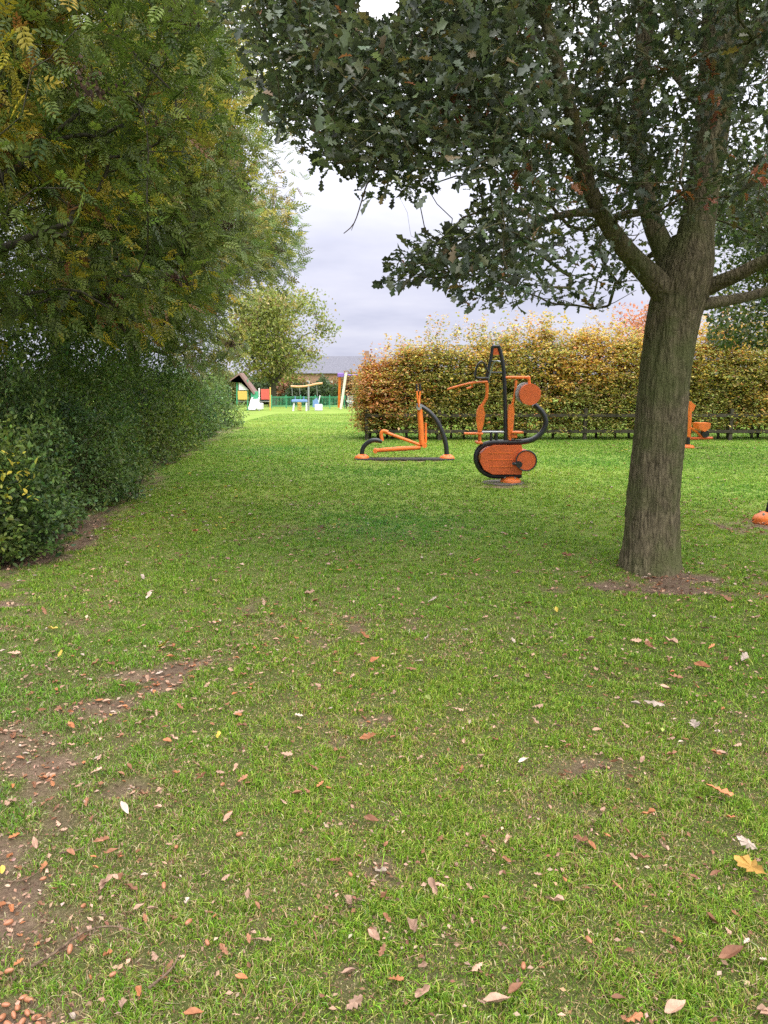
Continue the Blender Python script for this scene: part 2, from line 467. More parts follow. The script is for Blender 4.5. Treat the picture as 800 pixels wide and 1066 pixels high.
xs = np.concatenate([np.arange(-5, 5.001, .05)]); e = 5*1.12**np.arange(1, 58); e = e[e < 520]
xs = np.concatenate([-e[::-1], xs, e])
ys = np.arange(.6, 9.001, .045); e = 9*1.035**np.arange(1, 180); e = e[e < 620]
ys = np.concatenate([[-500, -200, -100, -60, -20, -8, -4, -2, -1, -.3, .2], ys, e])
X, Y = np.meshgrid(xs, ys); Z = height(X, Y); D = dirtf(X, Y)
nx_, ny_ = len(xs), len(ys); idx = np.arange(nx_*ny_).reshape(ny_, nx_)
Q = np.stack([idx[:-1, :-1], idx[:-1, 1:], idx[1:, 1:], idx[1:, :-1]], -1).reshape(-1, 4)
colg = np.zeros((nx_*ny_, 3)); colg[:, 0] = D.ravel()
def ground_mat():
    m, nt, out = new_mat('lawn_ground'); L = nt.links.new
    at = N(nt, 'ShaderNodeAttribute', attribute_name='col'); sp = nt.nodes.new('ShaderNodeSeparateColor'); L(at.outputs['Color'], sp.inputs[0])
    v = coords(nt)
    n1 = N(nt, 'ShaderNodeTexNoise', Scale=.7, Detail=5, Roughness=.6); L(v, n1.inputs['Vector'])
    n2 = N(nt, 'ShaderNodeTexNoise', Scale=75.0, Detail=8, Roughness=.85); L(v, n2.inputs['Vector'])
    n3 = N(nt, 'ShaderNodeTexNoise', Scale=6.0, Detail=5, Roughness=.7); L(v, n3.inputs['Vector'])
    g1 = ramp(nt, [(.3, (.165, .25, .042)), (.55, (.215, .305, .056)), (.75, (.27, .34, .08))], n1.outputs[0])
    g2 = ramp(nt, [(.3, (.022, .026, .010)), (.5, (.075, .09, .024)), (.72, (.22, .21, .09))], n2.outputs[0])
    sy = nt.nodes.new('ShaderNodeSeparateXYZ'); L(v, sy.inputs[0])
    mr = N(nt, 'ShaderNodeMapRange'); mr.inputs[1].default_value = 4; mr.inputs[2].default_value = 11; L(sy.outputs[1], mr.inputs[0])
    mf = N(nt, 'ShaderNodeMapRange'); mf.inputs[1].default_value = 0; mf.inputs[2].default_value = 1; mf.inputs[3].default_value = .0; mf.inputs[4].default_value = .85; L(mr.outputs[0], mf.inputs[0])
    mg = N(nt, 'ShaderNodeMix', data_type='RGBA'); L(mf.outputs[0], mg.inputs[0]); L(g2.outputs[0], mg.inputs[6]); L(g1.outputs[0], mg.inputs[7])
    d1 = ramp(nt, [(.28, (.06, .042, .03)), (.5, (.17, .122, .088)), (.72, (.31, .235, .175))], n2.outputs[0])
    d2 = ramp(nt, [(.3, (.65, .62, .6)), (.7, (1.15, 1.1, 1.05))], n3.outputs[0])
    dm = N(nt, 'ShaderNodeMix', data_type='RGBA', blend_type='MULTIPLY'); dm.inputs[0].default_value = 1; L(d1.outputs[0], dm.inputs[6]); L(d2.outputs[0], dm.inputs[7])
    fx = N(nt, 'ShaderNodeMix', data_type='RGBA'); L(sp.outputs[0], fx.inputs[0]); L(mg.outputs[2], fx.inputs[6]); L(dm.outputs[2], fx.inputs[7])
    p = N(nt, 'ShaderNodeBsdfPrincipled', Roughness=.95); p.inputs['Specular IOR Level'].default_value = .1; L(fx.outputs[2], p.inputs['Base Color'])
    b = N(nt, 'ShaderNodeBump', Strength=.8, Distance=.012); L(n2.outputs[0], b.inputs['Height']); L(b.outputs[0], p.inputs['Normal'])
    L(p.outputs[0], out.inputs[0]); return m
gr = mk('ground', ground_mat(), None, np.stack([X, Y, Z], -1).reshape(-1, 3), None, Q, colg, True, (0, 0, 0))
tag(gr, 'mown green park lawn with worn bare patches', 'lawn', kind='structure')

# ------------------------------------------------------------------ grass (uncountable)
def make_grass():
    # sample by distance with falling density
    edges = 1.2*1.16**np.arange(0, 26); pts = []
    for a, b in zip(edges[:-1], edges[1:]):
        m = (a+b)/2; dens = 40000*min(1, (2.4/m))**1.75
        ha = math.radians(38); area = ha*(b*b-a*a); n = int(area*dens)
        r = np.sqrt(rng.uniform(a*a, b*b, n)); th = rng.uniform(-ha, ha, n)
        m2 = int(n*.45); r = np.concatenate([r, np.sqrt(rng.uniform(a*a, b*b, m2))])
        th = np.concatenate([th, rng.uniform(math.radians(38), math.radians(72), m2)*rng.choice([-1, 1], m2)])
        pts.append(np.stack([r*np.sin(th), r*np.cos(th), r], -1))
    P = np.vstack(pts); X, Y, r = P.T
    d = dirtf(X, Y); e = X-edge_x(Y)
    tuft = fbm(P[:, :2], 11, 5, 3); patch = fbm(P[:, :2], 2.2, 7, 3)
    far_ = sstep(3, 8, r); prob = (1-d)**1.1*np.maximum(.62+.5*sstep(.38, .60, tuft), .8*far_)*(.6+.8*patch)+.03
    k = (rng.random(len(P)) < prob)&(e > -.5)
    X, Y, r, d, tuft, patch = [q[k] for q in (X, Y, r, d, tuft, patch)]; n = len(X)
    big = fbm(np.stack([X, Y], -1), .35, 31, 2)
    hgt = (.015+.024*rng.random(n)**1.4)*(.7+.6*tuft)*(1-.4*d)*(.55+.6*sstep(.35, .68, tuft))*np.clip((r/7)**.12, .9, 1.3)
    wid = (.0011+.0012*rng.random(n))*np.clip(r/2.6, 1, 8)**.78
    lean = rng.normal(0, .55, (n, 2)); yaw = rng.uniform(0, 2*PI, n)
    flat = rng.random(n) < .22
    lean[flat] *= 2.6; hgt[flat] *= .8
    Zg = height(X, Y)-.002
    wx = np.cos(yaw)*wid; wy = np.sin(yaw)*wid
    V = np.empty((n, 5, 3))
    V[:, 0] = np.stack([X-wx, Y-wy, Zg], -1); V[:, 1] = np.stack([X+wx, Y+wy, Zg], -1)
    mx = X+lean[:, 0]*hgt*.3; my = Y+lean[:, 1]*hgt*.3; mz = Zg+hgt*.6
    V[:, 2] = np.stack([mx-wx*.8, my-wy*.8, mz], -1); V[:, 3] = np.stack([mx+wx*.8, my+wy*.8, mz], -1)
    ln = np.linalg.norm(lean, axis=1)
    V[:, 4] = np.stack([X+lean[:, 0]*hgt, Y+lean[:, 1]*hgt, Zg+hgt*np.clip(1.05-.35*ln, .15, 1)], -1)
    T = np.array([(0, 1, 3), (0, 3, 2), (2, 3, 4)])[None]+(np.arange(n)*5)[:, None, None]
    green = pick([(4, (.135, .275, .023)), (3, (.19, .345, .034)), (2, (.078, .165, .016)), (2, (.30, .38, .085)), (.4, (.13, .24, .07))], n, .24)
    straw = pick([(2, (.42, .36, .22)), (1.6, (.24, .16, .105)), (1.6, (.28, .28, .11))], n, .2)
    # the shaded turf on the right stays lush, the walked-on turf in the foreground is mixed with straw
    lush = sstep(.2, 2.0, X)*sstep(3.0, 4.2, Y)
    ps = np.clip(.22+.5*d+.6*(.5-patch)+.7*(.5-tuft)-.22*lush-.12*sstep(4, 9, Y)+.05*sstep(3.4, 2, Y)+.10*flat+.16*np.exp(-(path_d(X, Y)/.55)**2), .03, .85)
    isst = rng.random(n) < ps
    C = np.where(isst[:, None], straw, green)
    warm = (big-.5)[:, None]*np.array([.9, .3, .2]); C = np.clip(C*(1+warm), .01, .6)
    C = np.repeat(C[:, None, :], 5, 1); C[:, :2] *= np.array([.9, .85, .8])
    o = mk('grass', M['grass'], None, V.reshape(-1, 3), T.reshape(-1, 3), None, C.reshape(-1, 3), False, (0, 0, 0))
    return tag(o, 'short green turf mixed with dry straw-coloured blades covering the lawn', 'grass', kind='stuff')
make_grass()

# ------------------------------------------------------------------ oak (near, right)
def trunk_mesh(X, sides=56, flare=0, lump=.03, fseed=1):
    """gnarly tube: X rows of x,y,z,r"""
    P = X[:, :3]; R = X[:, 3]; n = len(P); ang = np.arange(sides)*2*PI/sides
    V, T, Q = tube_arrays(P, R, sides)
    C = np.repeat(P, sides, 0); W = V[:n*sides]; d = W-C; rr = np.linalg.norm(d, axis=1); dn = d/rr[:, None]
    q = np.column_stack([dn[:, :2]*1.6, W[:, 2]*.9+dn[:, 2]])
    amp = lump*rr/.25
    k = 1+((fbm(q, 1.6, fseed, 3)-.5)*2*lump/.25*.9)
    q2 = np.column_stack([dn*6.5, ]) ; q2[:, 2] = W[:, 2]*2.3
    k += (fbm(q2, 1.6, fseed+5, 2)-.5)*.07
    if sides > 100:
        q3 = dn*19; q3[:, 2] = W[:, 2]*6
        rg = np.abs(fbm(q3, 1.0, fseed+9, 3)-.5)*2; k += (rg-.25)*.085
    if flare:
        h = (W[:, 2]-P[0, 2]); th = np.arctan2(d[:, 1], d[:, 0])
        k += np.exp(-np.maximum(h, 0)/.2)*flare*(.55+.6*(fbm(np.column_stack([np.cos(th)*2, np.sin(th)*2]), 1.3, 77, 1)))
    V[:n*sides] = C+d*k[:, None]
    return V, T, Q

def pip(px, py, poly):
    ins = np.zeros(px.shape, bool); n = len(poly)
    for i in range(n):
        x1, y1 = poly[i]; x2, y2 = poly[(i+1) % n]
        c = ((y1 > py) != (y2 > py))&(px < (x2-x1)*(py-y1)/(y2-y1+1e-9)+x1); ins ^= c
    return ins
spray = [(397, 302), (396, 285), (420, 262), (450, 246), (478, 232), (520, 205), (640, 225), (690, 290), (640, 312), (622, 334), (590, 326), (560, 306), (540, 318), (505, 328), (484, 326), (468, 304), (430, 288)]
def oak_allowed(P, pad=0):
    px, py = proj(P)
    j = (noise(np.stack([px, py], -1), 1/14., 4)-.5)*26
    L1 = np.interp(px, [190, 238, 258, 272, 290, 312, 335, 352, 375, 410, 440, 458, 476, 500, 690, 691, 745, 800, 900], [-30, 40, 80, 115, 135, 160, 186, 180, 204, 216, 214, 190, 178, 210, 262, 262, 245, 275, 310])+j-pad
    L1 = np.where(px < 215, -400, L1)
    ok = py < L1
    gap = (px > 372)&(px < 418)&(py < 26)&(py > -30)
    ok &= ~gap
    ok |= pip(px, py+j*.5, spray)
    # crown carved clear of the viewpoint's ground side
    front = (P[:, 1] < 1.5)
    return ok&~front

def make_oak():
    b = G(680, 598)+np.array([0, .28, 0]); b[2] = gz(b[0], b[1])-.05
    Yt = b[1]
    root = thing('oak_tree', 'large oak with leaning grey-brown trunk and dark lobed leaves overhanging the lawn', 'tree', (b[0], b[1], b[2]+.05))
    s = Skel()
    def pp(L): return np.array([A(px, py, y) for px, py, y in L])
    tr = [(677, 618, 0), (677, 600, 0), (678.5, 560, 0), (682, 500, 0), (688, 450, 0), (692, 400, 0), (698, 350, .0), (704, 320, .0), (712, 290, .0), (722, 250, .02)]
    tw = [66, 63, 57, 53, 51, 50, 50, 52, 54, 42]
    P = np.array([A(x, y, Yt+d) for x, y, d in tr]); P[:2, 0] = A(677, 600, Yt)[0]
    R = np.array([w/2*Yt/F for w in tw]); R[0] *= 1.05
    s.path(P, R, step=.022); s.n0 = s.n
    paths = []
    def limb(L, R): paths.append((pp(L), np.array(R))); s.path(pp(L), np.array(R), step=.1)
    Y0 = Yt
    limb([(722, 255, Y0), (733, 190, Y0+.05), (744, 110, Y0+.1), (752, 30, Y0+.1), (756, -60, Y0+.1), (745, -200, Y0), (740, -420, Y0), (735, -700, Y0)], [.155, .13, .145, .16, .15, .12, .085, .05])
    limb([(706, 322, Y0), (682, 292, Y0-.1), (655, 264, Y0-.22), (632, 232, Y0-.38), (612, 190, Y0-.5), (598, 130, Y0-.65), (578, 60, Y0-.8), (560, -20, Y0-.9), (530, -140, Y0-1.1)], [.13, .10, .078, .066, .06, .052, .046, .04, .025])
    limb([(710, 310, Y0), (694, 268, Y0+.1), (676, 220, Y0+.2), (664, 150, Y0+.35), (668, 80, Y0+.45), (672, 0, Y0+.5), (660, -120, Y0+.6), (640, -300, Y0+.7)], [.14, .10, .078, .07, .07, .065, .05, .03])
    limb([(748, 95, Y0+.1), (768, 62, Y0), (792, 28, Y0-.1), (830, -30, Y0-.2), (900, -130, Y0-.4)], [.10, .09, .085, .07, .04])
    limb([(722, 306, Y0), (744, 296, Y0-.1), (768, 286, Y0-.25), (798, 271, Y0-.4), (850, 250, Y0-.7), (930, 215, Y0-1.1)], [.08, .066, .056, .05, .04, .02])
    limb([(722, 318, Y0+.05), (750, 314, Y0+.2), (778, 309, Y0+.4), (805, 301, Y0+.6), (880, 280, Y0+1), (970, 260, Y0+1.4)], [.06, .05, .045, .042, .035, .02])
    limb([(662, 160, Y0+.35), (636, 120, Y0+.2), (590, 90, Y0), (530, 60, Y0-.3), (460, 40, Y0-.5), (390, 60, Y0-.7), (345, 95, Y0-.8)], [.055, .045, .04, .032, .026, .018, .01])
    limb([(626, 222, Y0-.42), (596, 222, Y0-.55), (560, 232, Y0-.7), (520, 255, Y0-.85), (470, 268, Y0-1.0), (425, 276, Y0-1.1)], [.035, .028, .022, .018, .012, .006])
    limb([(604, 160, Y0-.58), (570, 140, Y0-.8), (520, 130, Y0-1.), (460, 135, Y0-1.2), (400, 160, Y0-1.3), (350, 170, Y0-1.35)], [.04, .034, .028, .02, .014, .007])
    limb([(740, 180, Y0+.05), (735, 120, Y0+1.0), (690, 60, Y0+2.0), (650, 20, Y0+2.8)], [.08, .06, .045, .02])
    # crown targets
    c = np.array([b[0]+.2, Yt, 5.6]); rad = np.array([4.7, 4.3, 3.9])
    n = 14000
    U = rng.normal(0, 1, (n, 3)); U = norm(U)*(rng.random((n, 1))**.42); C = c+U*rad
    zlow = 2.05; C = C[C[:, 2] > zlow]
    dens = fbm(C, 1.5, 41, 2)
    C = C[dens > .5]
    C = C[oak_allowed(C, 22)]
    px, py = proj(C); vis = (px > 150)&(px < 900)&(py > -80)
    # inside the frame denser
    Cv = C[vis&(C[:, 1] > 4.4)]; Co = C[~vis]
    Cv = Cv[:880]; Co = Co[:330]
    # explicit fills for the left wing that reaches over the lawn
    W = []
    while len(W) < 390:
        px0 = rng.uniform(262, 560); py0 = rng.uniform(-60, 300); y0 = Yt-1.1+rng.normal(0, .75)
        q = A(px0, py0, y0)
        if oak_allowed(q[None], 14)[0] and q[2] > 1.9: W.append(q)
    W = np.array(W)
    # keep the forks readable: thin foliage in front of the big stems
    def thin(Cx):
        px, py = proj(Cx)
        near = (Cx[:, 1] < Yt+.2)&(px > 640)&(px < 800)&(py > 20)&(py < 330)
        return Cx[~(near&(rng.random(len(Cx)) < .3))]
    Cv = thin(Cv); W = thin(W)
    R_ = np.array([A(rng.uniform(590, 800), rng.uniform(-30, 235), Yt+rng.normal(-.75, .25)) for i in range(55)])
    W = np.vstack([W, R_])
    allT = np.vstack([Cv, W, Co])
    k0 = s.n0; s.plen[:k0] += 34
    s.attach(allT, step=.16, bend=.3, jit=.1)
    s.radii(.0042, .5)
    tx = s.paths[0]
    V, T_, Q = trunk_mesh(tx, 150, .24, .03)
    mk('trunk', M['bark'], root, V, T_, Q)
    for i, X in enumerate(s.paths[1:]):
        V, T_, Q = trunk_mesh(X, 28, 0, .02, 10+i); mk('limb', M['bark'], root, V, T_, Q)
    mb = MB(); s.branches(mb); mb.build('branches', M['bark'], root, True)
    # leaves
    npal = [(5, (.078, .102, .062)), (3, (.11, .135, .082)), (2, (.058, .075, .050)), (.8, (.14, .17, .08)), (.2, (.17, .12, .06))]  # leaf tones lifted towards grey, some lens haze painted into the colour
    orange = [A(742, 108, Yt-.9), A(726, 72, Yt-.7), A(785, 200, Yt-1.), A(795, 190, Yt-.8), A(545, 190, Yt-1.2), A(470, 118, Yt-1.4), A(500, 100, Yt-1.2), A(540, 45, Yt-1.2), A(578, 215, Yt-.8), A(600, 195, Yt-1), A(732, 212, Yt-.8), A(460, 135, Yt-1.3)]
    O = np.array(orange)
    def pal(cid, pos):
        c = pick(npal, len(pos), .22)
        d = np.min(np.linalg.norm(pos[:, None]-O[None], axis=2), axis=1)
        k = (d < .13)&(rng.random(len(pos)) < .8)
        c[k] = pick([(2, (.36, .13, .07)), (1, (.28, .10, .05))], int(k.sum()), .2)
        k2 = rng.random(len(pos)) < .012
        c[k2] = pick([(1, (.30, .12, .06)), (1, (.2, .16, .05))], int(k2.sum()), .2); return c
    nearT = np.vstack([Cv, W, O])
    V1, T1, C1 = leaves_around(nearT, 24, .155, .088, .019, OAK, pal, b+[0, 0, 2.2], keep=lambda p: oak_allowed(p, 0), up=.9, jit=.5)
    V2, T2, C2 = leaves_around(Co, 30, .28, .17, .03, OAK, pal, b+[0, 0, 2.2], keep=lambda p: oak_allowed(p, 0)&((proj(p)[0] < -15)|(proj(p)[0] > 825)|(proj(p)[1] < -30)|((p[:, 1] < .3))))
    mk('crown', M['oak_leaf'], root, np.vstack([V1, V2]), np.vstack([T1, T2+len(V1)]), None, np.vstack([C1, C2]), True)
    # bare dangling twig below the left wing
    mb = MB(); t0 = A(383, 190, Yt-1.25); t1 = A(378, 205, Yt-1.25); t2 = A(369, 232, Yt-1.27); t3 = A(358, 243, Yt-1.27)
    mb.tube([A(400, 160, Yt-1.3), t0, t1, t2, t3], [.008, .006, .005, .004, .003], 5, .05); mb.tube([t2, A(366, 240, Yt-1.25)], [.004, .002], 4)
    mb.build('hanging_twig', M['twig'], root, True)
    return s
make_oak()

# ------------------------------------------------------------------ broadleaf trees by envelope
def make_tree(label, base, trunk_pts, trunk_r, centre, rad, ntgt, nleaf, tmpl, size, pal, group=None, name='broadleaf_tree', spread=.3, keep=None, limbs=(), bark='bark2', step=.3, mat='leaf', rt=.006, thr=.4, shell=.45, droop=.25, keys=0, nsc=1.1, seed=50, extra=None, cat='tree'):
    base = np.array([base[0], base[1], gz(base[0], base[1])])
    root = thing(name, label, cat, base, group)
    s = Skel(); tp = np.vstack([base-[0, 0, .08], np.asarray(trunk_pts)]); s.path(tp, trunk_r, step=.15)
    for L, R in limbs: s.path(np.asarray(L, float), R, step=.2)
    n = ntgt*8
    U = norm(rng.normal(0, 1, (n, 3)))*(rng.random((n, 1))**shell); C = np.asarray(centre)+U*np.asarray(rad)
    C = C[C[:, 2] > .5]
    if keep is not None: C = C[keep(C)]
    C = C[fbm(C, nsc, seed, 2) > thr][:ntgt]
    if extra is not None: C = np.vstack([C, extra])
    s.attach(C, step=step, bend=.3, jit=.1); s.radii(rt, .52)
    V, T_, Q = trunk_mesh(s.paths[0], 24, .3, .02, seed); mk('trunk', M[bark], root, V, T_, Q)
    for X in s.paths[1:]:
        V, T_, Q = trunk_mesh(X, 14, 0, .02, seed+1); mk('limb', M[bark], root, V, T_, Q)
    mb = MB(); s.branches(mb, rt*.5); mb.build('branches', M[bark], root, True)
    hue = rng.random(len(C))
    def pf(cid, pos):
        # each bough has its own autumn tone
        t = fbm(pos, .9, seed+9, 2); h = .3*hue[cid]+.7*sstep(.35, .7, t)
        c1 = pick(pal[0], len(pos), .2); c2 = pick(pal[1], len(pos), .2)
        return np.where((rng.random(len(pos)) < sstep(pal[2], pal[3], h))[:, None], c2, c1)
    V, T_, Cc = leaves_around(C, nleaf, spread, size, size*.2, tmpl, pf, base+[0, 0, (centre[2]-base[2])*.6], droop=droop, keep=(None if keep is None else (lambda p: keep(p, 26))))
    mk('crown', M[mat], root, V, T_, None, Cc, True)
    if keys:
        K = C[rng.choice(len(C), min(keys, len(C)), replace=False)]
        V, T_, Cc = leaves_around(K, 60, .085, .06, .012, QUADLEAF, lambda c, p: pick([(1, (.10, .06, .04)), (1, (.07, .045, .035))], len(p), .2), base+[0, 0, 9], droop=1.2)
        tag(mk('seed_clusters', M['dry'], root, V, T_, None, Cc, True))
    return root

pal_ashA = ([(4, (.10, .14, .034)), (3, (.15, .20, .046)), (2, (.06, .09, .025))], [(3, (.38, .32, .04)), (2, (.24, .245, .04)), (1, (.26, .13, .05)), (1, (.42, .34, .06))], .6, .98)
def kA(P, pad=0):
    px, py = proj(P)
    j = (noise(np.stack([px, py], -1), 1/22., 14)-.5)*40
    return (px < 215+j+pad)&(py < 345+j*.4+pad)|(P[:, 1] < 0)
make_tree('ash tree nearest on the left, feathery leaves turning yellow, behind the shrubs', (-5.6, 9.2), [(-5.55, 9.2, 2), (-5.3, 9.3, 4.5), (-5.2, 9.2, 7.5)], [.2, .17, .13, .06],
          (-4.6, 8.6, 5.3), (3.4, 3.2, 3.5), 1500, 13, ASH, .19, pal_ashA, 'ash trees behind the shrubs', 'ash_tree', .22, kA,
          limbs=[([(-5.4, 9.2, 2.6), (-4.7, 8.8, 3.0), (-3.9, 8.4, 3.2), (-3.2, 8.0, 3.3)], [.07, .055, .04, .02]), ([(-5.35, 9.25, 3.6), (-4.4, 8.9, 3.9), (-3.4, 8.8, 4.6)], [.08, .06, .02]), ([(-5.3, 9.3, 3.0), (-5.9, 8.4, 3.6), (-6.3, 7.6, 4.2)], [.08, .06, .02])], keys=60, seed=61, thr=.49)
pal_ashB = ([(4, (.14, .185, .06)), (3, (.21, .25, .085)), (2, (.085, .115, .042))], [(3, (.38, .33, .08)), (2, (.22, .24, .06)), (1, (.25, .16, .07))], .42, .82)
def kB(P, pad=0):
    px, py = proj(P)
    j = (noise(np.stack([px, py], -1), 1/30., 15)-.5)*105+pad-12
    lim = np.interp(py, [0, 100, 150, 190, 250, 300, 340, 380], [330, 322, 314, 322, 304, 252, 236, 232])
    return (px < lim+j)&(py < np.interp(px, [0, 150, 200, 240], [348, 358, 374, 395])+j*.3)
def kB2(P, pad=0): return kB(P, pad-34)
make_tree('second ash along the left, dense olive leaves with brown seed bunches', (-6.3, 14.5), [(-6.2, 14.5, 2.5), (-6.0, 14.4, 5), (-5.9, 14.3, 9)], [.2, .17, .13, .06],
          (-5.2, 14.2, 5.6), (3.6, 3.5, 4.0), 1500, 13, ASH, .24, pal_ashB, 'ash trees behind the shrubs', 'ash_tree', .3, kB2,
          limbs=[([(-6.2, 14.5, 2.8), (-5.2, 14.3, 3.4), (-4.0, 14.0, 3.9)], [.09, .06, .025]), ([(-6.0, 14.4, 4.2), (-4.9, 14.2, 5.2), (-3.6, 13.8, 6)], [.08, .06, .02])], keys=110, seed=71, thr=.47)
pal_ashC = ([(4, (.17, .21, .09)), (3, (.24, .28, .13)), (1, (.11, .14, .06))], [(3, (.40, .36, .12)), (1, (.26, .18, .1))], .55, .95)
make_tree('third ash along the left, loose sprays of pale grey-green leaves against the sky', (-7.4, 22), [(-7.3, 22, 3), (-7.0, 21.8, 6), (-6.8, 21.6, 11)], [.22, .18, .14, .06],
          (-5.6, 21.2, 6.2), (3.7, 3.6, 5), 1300, 11, ASH, .28, pal_ashC, 'ash trees behind the shrubs', 'ash_tree', .36, kB, keys=120, seed=81, thr=.5)

pal_far = ([(3, (.21, .24, .07)), (3, (.28, .30, .09)), (1, (.15, .18, .06))], [(2, (.38, .34, .13)), (1, (.42, .30, .18)), (1, (.32, .33, .14))], .4, .85)
def kfar(P, pad=0):
    px, py = proj(P); j = (noise(np.stack([px, py], -1), 1/9., 15)-.5)*14
    return (px < 348+j+pad*.3)&(py > 301+j-pad*.3)
make_tree('rounded tree turning yellow-green standing beyond the playground', (-10.4, 70), [(-10.4, 70, 1.5), (-10.2, 70, 3.2), (-9.8, 70, 6)], [.42, .34, .28, .12],
          (-9.9, 70, 6.7), (5.4, 4.6, 4.3), 560, 34, QUADLEAF, .28, pal_far, None, 'broadleaf_tree', .55, kfar,
          limbs=[([(-10.3, 70, 2.0), (-11.4, 69.5, 3.6), (-12.8, 69.3, 5.2)], [.2, .16, .06]), ([(-10.2, 70, 2.2), (-8.8, 70.3, 3.8), (-7.4, 70.3, 5.2)], [.24, .18, .06])], step=.6, rt=.02, keys=0, seed=91, thr=.43, nsc=.5, droop=.1)
pal_dk = ([(4, (.045, .075, .02)), (2, (.065, .10, .025))], [(2, (.13, .15, .03)), (1, (.2, .17, .04))], .5, 1.0)
make_tree('dark green tree at the right edge, standing before the hedge', (10.0, 16), [(10, 16, 2), (9.9, 16, 4), (9.8, 16, 7)], [.2, .17, .13, .05],
          (8.7, 16, 4.3), (2.7, 2.3, 2.6), 620, 40, OVAL, .11, pal_dk, None, 'broadleaf_tree', .28, lambda P, pad=0: (proj(P)[0] > 748-pad*.4)&(proj(P)[1] < 362), step=.3, rt=.006, seed=101, mat='oak_leaf')
make_tree('red-leaved maple showing above the hedge beside the oak trunk', (9.4, 27.2), [(9.4, 27.2, 1.5), (9.4, 27.2, 3), (9.4, 27.2, 4)], [.09, .08, .06, .03],
          (9.35, 27.2, 3.6), (1.35, 1.2, 1.05), 90, 24, QUADLEAF, .11, ([(2, (.5, .2, .13)), (1, (.6, .3, .2))], [(1, (.55, .33, .2))], .5, 1), None, 'maple_tree', .22, step=.25, rt=.006, seed=111, thr=.3)

# ------------------------------------------------------------------ left shrubs
def make_shrub(label, c, rx, ry, h, n, size, pal, seed, alt=None, group='shrubs along the left edge of the lawn'):
    n = int(n*1.25); size *= (1.05 if c[1] < 9 else .92); pal = [(w_, (c_[0]*1.12, c_[1]*1.38, c_[2]*1.15)) for w_, c_ in pal]
    z0 = gz(c[0], c[1]); base = np.array([c[0], c[1], z0]); root = thing('shrub', label, 'shrub', base, group)
    U = norm(rng.normal(0, 1, (n, 3))); U[:, 2] = np.abs(U[:, 2])*1.0-.12*(rng.random(n) < .4); U = norm(U)
    lump = 1+.72*(fbm(U*np.array([1, 1, 1.3]), 2.6, seed, 3)-.5)*1.8
    depth = 1-.42*rng.random(n)**1.7
    pos = base+U*np.array([rx, ry, h])*(lump*depth)[:, None]*np.array([1, 1, 1])
    pos[:, 2] = np.maximum(pos[:, 2], z0+.03+rng.random(n)*.2)
    # sprays poke out of the surface
    sp = rng.random(n) < .12; pos[sp] += U[sp]*rng.random((int(sp.sum()), 1))*.22*np.array([1, 1, 1.3])
    keepm = fbm(pos, 3.2, seed+3, 2) > .30
    pos = pos[keepm]; U = U[keepm]; m = len(pos)
    ax = norm(U*.5+rng.normal(0, .6, (m, 3))+[0, 0, .15]); nr = U*.5+np.array([0, 0, .8])+rng.normal(0, .5, (m, 3))
    colr = pick(pal, m, .28)
    hue = (fbm(pos, 1.5, seed+20, 2)-.5)[:, None]; colr = np.clip(colr*(1+hue*np.array([1.6, 1.1, .2])), .008, .5)
    if alt is not None:
        for (ac, ar, ap, pr) in alt:
            d = np.linalg.norm(pos-np.asarray(ac), axis=1); k = (d < ar)&(rng.random(m) < pr)&(fbm(pos, 7, seed+8, 1) > .42); colr[k] = pick(ap, int(k.sum()), .15)
    sc = np.clip(rng.normal(size, size*.25, m), size*.5, size*1.6)
    V, T_, C = scatter(OVAL[0], OVAL[1], pos, frames(ax, nr), sc, colr)
    mk('foliage', M['gloss_leaf'], root, V, T_, None, C, True)
    mb = MB()
    for i in range(46):
        q = pos[rng.integers(m)]; a = base+np.array([rng.normal(0, rx*.25), rng.normal(0, ry*.25), -.03]); mid = (a+q)/2+[0, 0, .15]+rng.normal(0, .1, 3)
        mb.tube([a, mid, q], [.014, .009, .004], 5, .15)
    mb.build('stems', M['twig'], root, True)
    return root
dk = [(4, (.085, .10, .024)), (3, (.12, .145, .034)), (2, (.04, .055, .02)), (.8, (.15, .16, .05))]
bl = [(4, (.085, .11, .038)), (3, (.11, .15, .055)), (1, (.045, .062, .03)), (.4, (.15, .17, .06))]
gn = [(4, (.09, .12, .03)), (3, (.12, .155, .042)), (1, (.055, .075, .025)), (.8, (.2, .2, .06))]
pl = [(4, (.12, .155, .06)), (3, (.16, .19, .08)), (1, (.08, .10, .045))]
yl = [(2, (.42, .36, .04)), (1, (.30, .30, .05))]
make_shrub('foremost shrub at the left edge with a sprig of yellow leaves', (-4.15, 6.9), 1.0, .95, 1.42, 20000, .052, dk, 201, alt=[(A(22, 500, 6.3), .28, yl, .9)])
make_shrub('low blue-green shrub with small leaves just behind the yellow-sprigged one', (-4.75, 8.5), 1.15, 1.0, 1.62, 19000, .05, bl, 202)
make_shrub('rounded mid-green shrub third along the lawn edge', (-4.55, 10.3), 1.05, 1.1, 1.55, 17000, .055, bl, 203)
make_shrub('tall dark shrub rising behind the low blue-green one', (-6.0, 10.2), 1.8, 1.7, 3.45, 26000, .065, dk, 204)
make_shrub('tall olive shrub in the middle of the left row', (-5.5, 13.0), 1.4, 1.5, 3.05, 22000, .065, gn, 205)
make_shrub('broad dark green shrub past the middle of the left row', (-6.0, 16.4), 1.35, 1.8, 3.1, 19000, .075, dk, 206, alt=[(A(150, 330, 15.5), .5, yl, .5)])
make_shrub('green shrub two from the far end of the left row', (-6.4, 20.6), 1.35, 1.8, 2.75, 15000, .085, gn, 207)
make_shrub('greyish shrub next to last of the left row', (-6.9, 25.2), 1.35, 1.9, 2.55, 12000, .10, pl, 208)
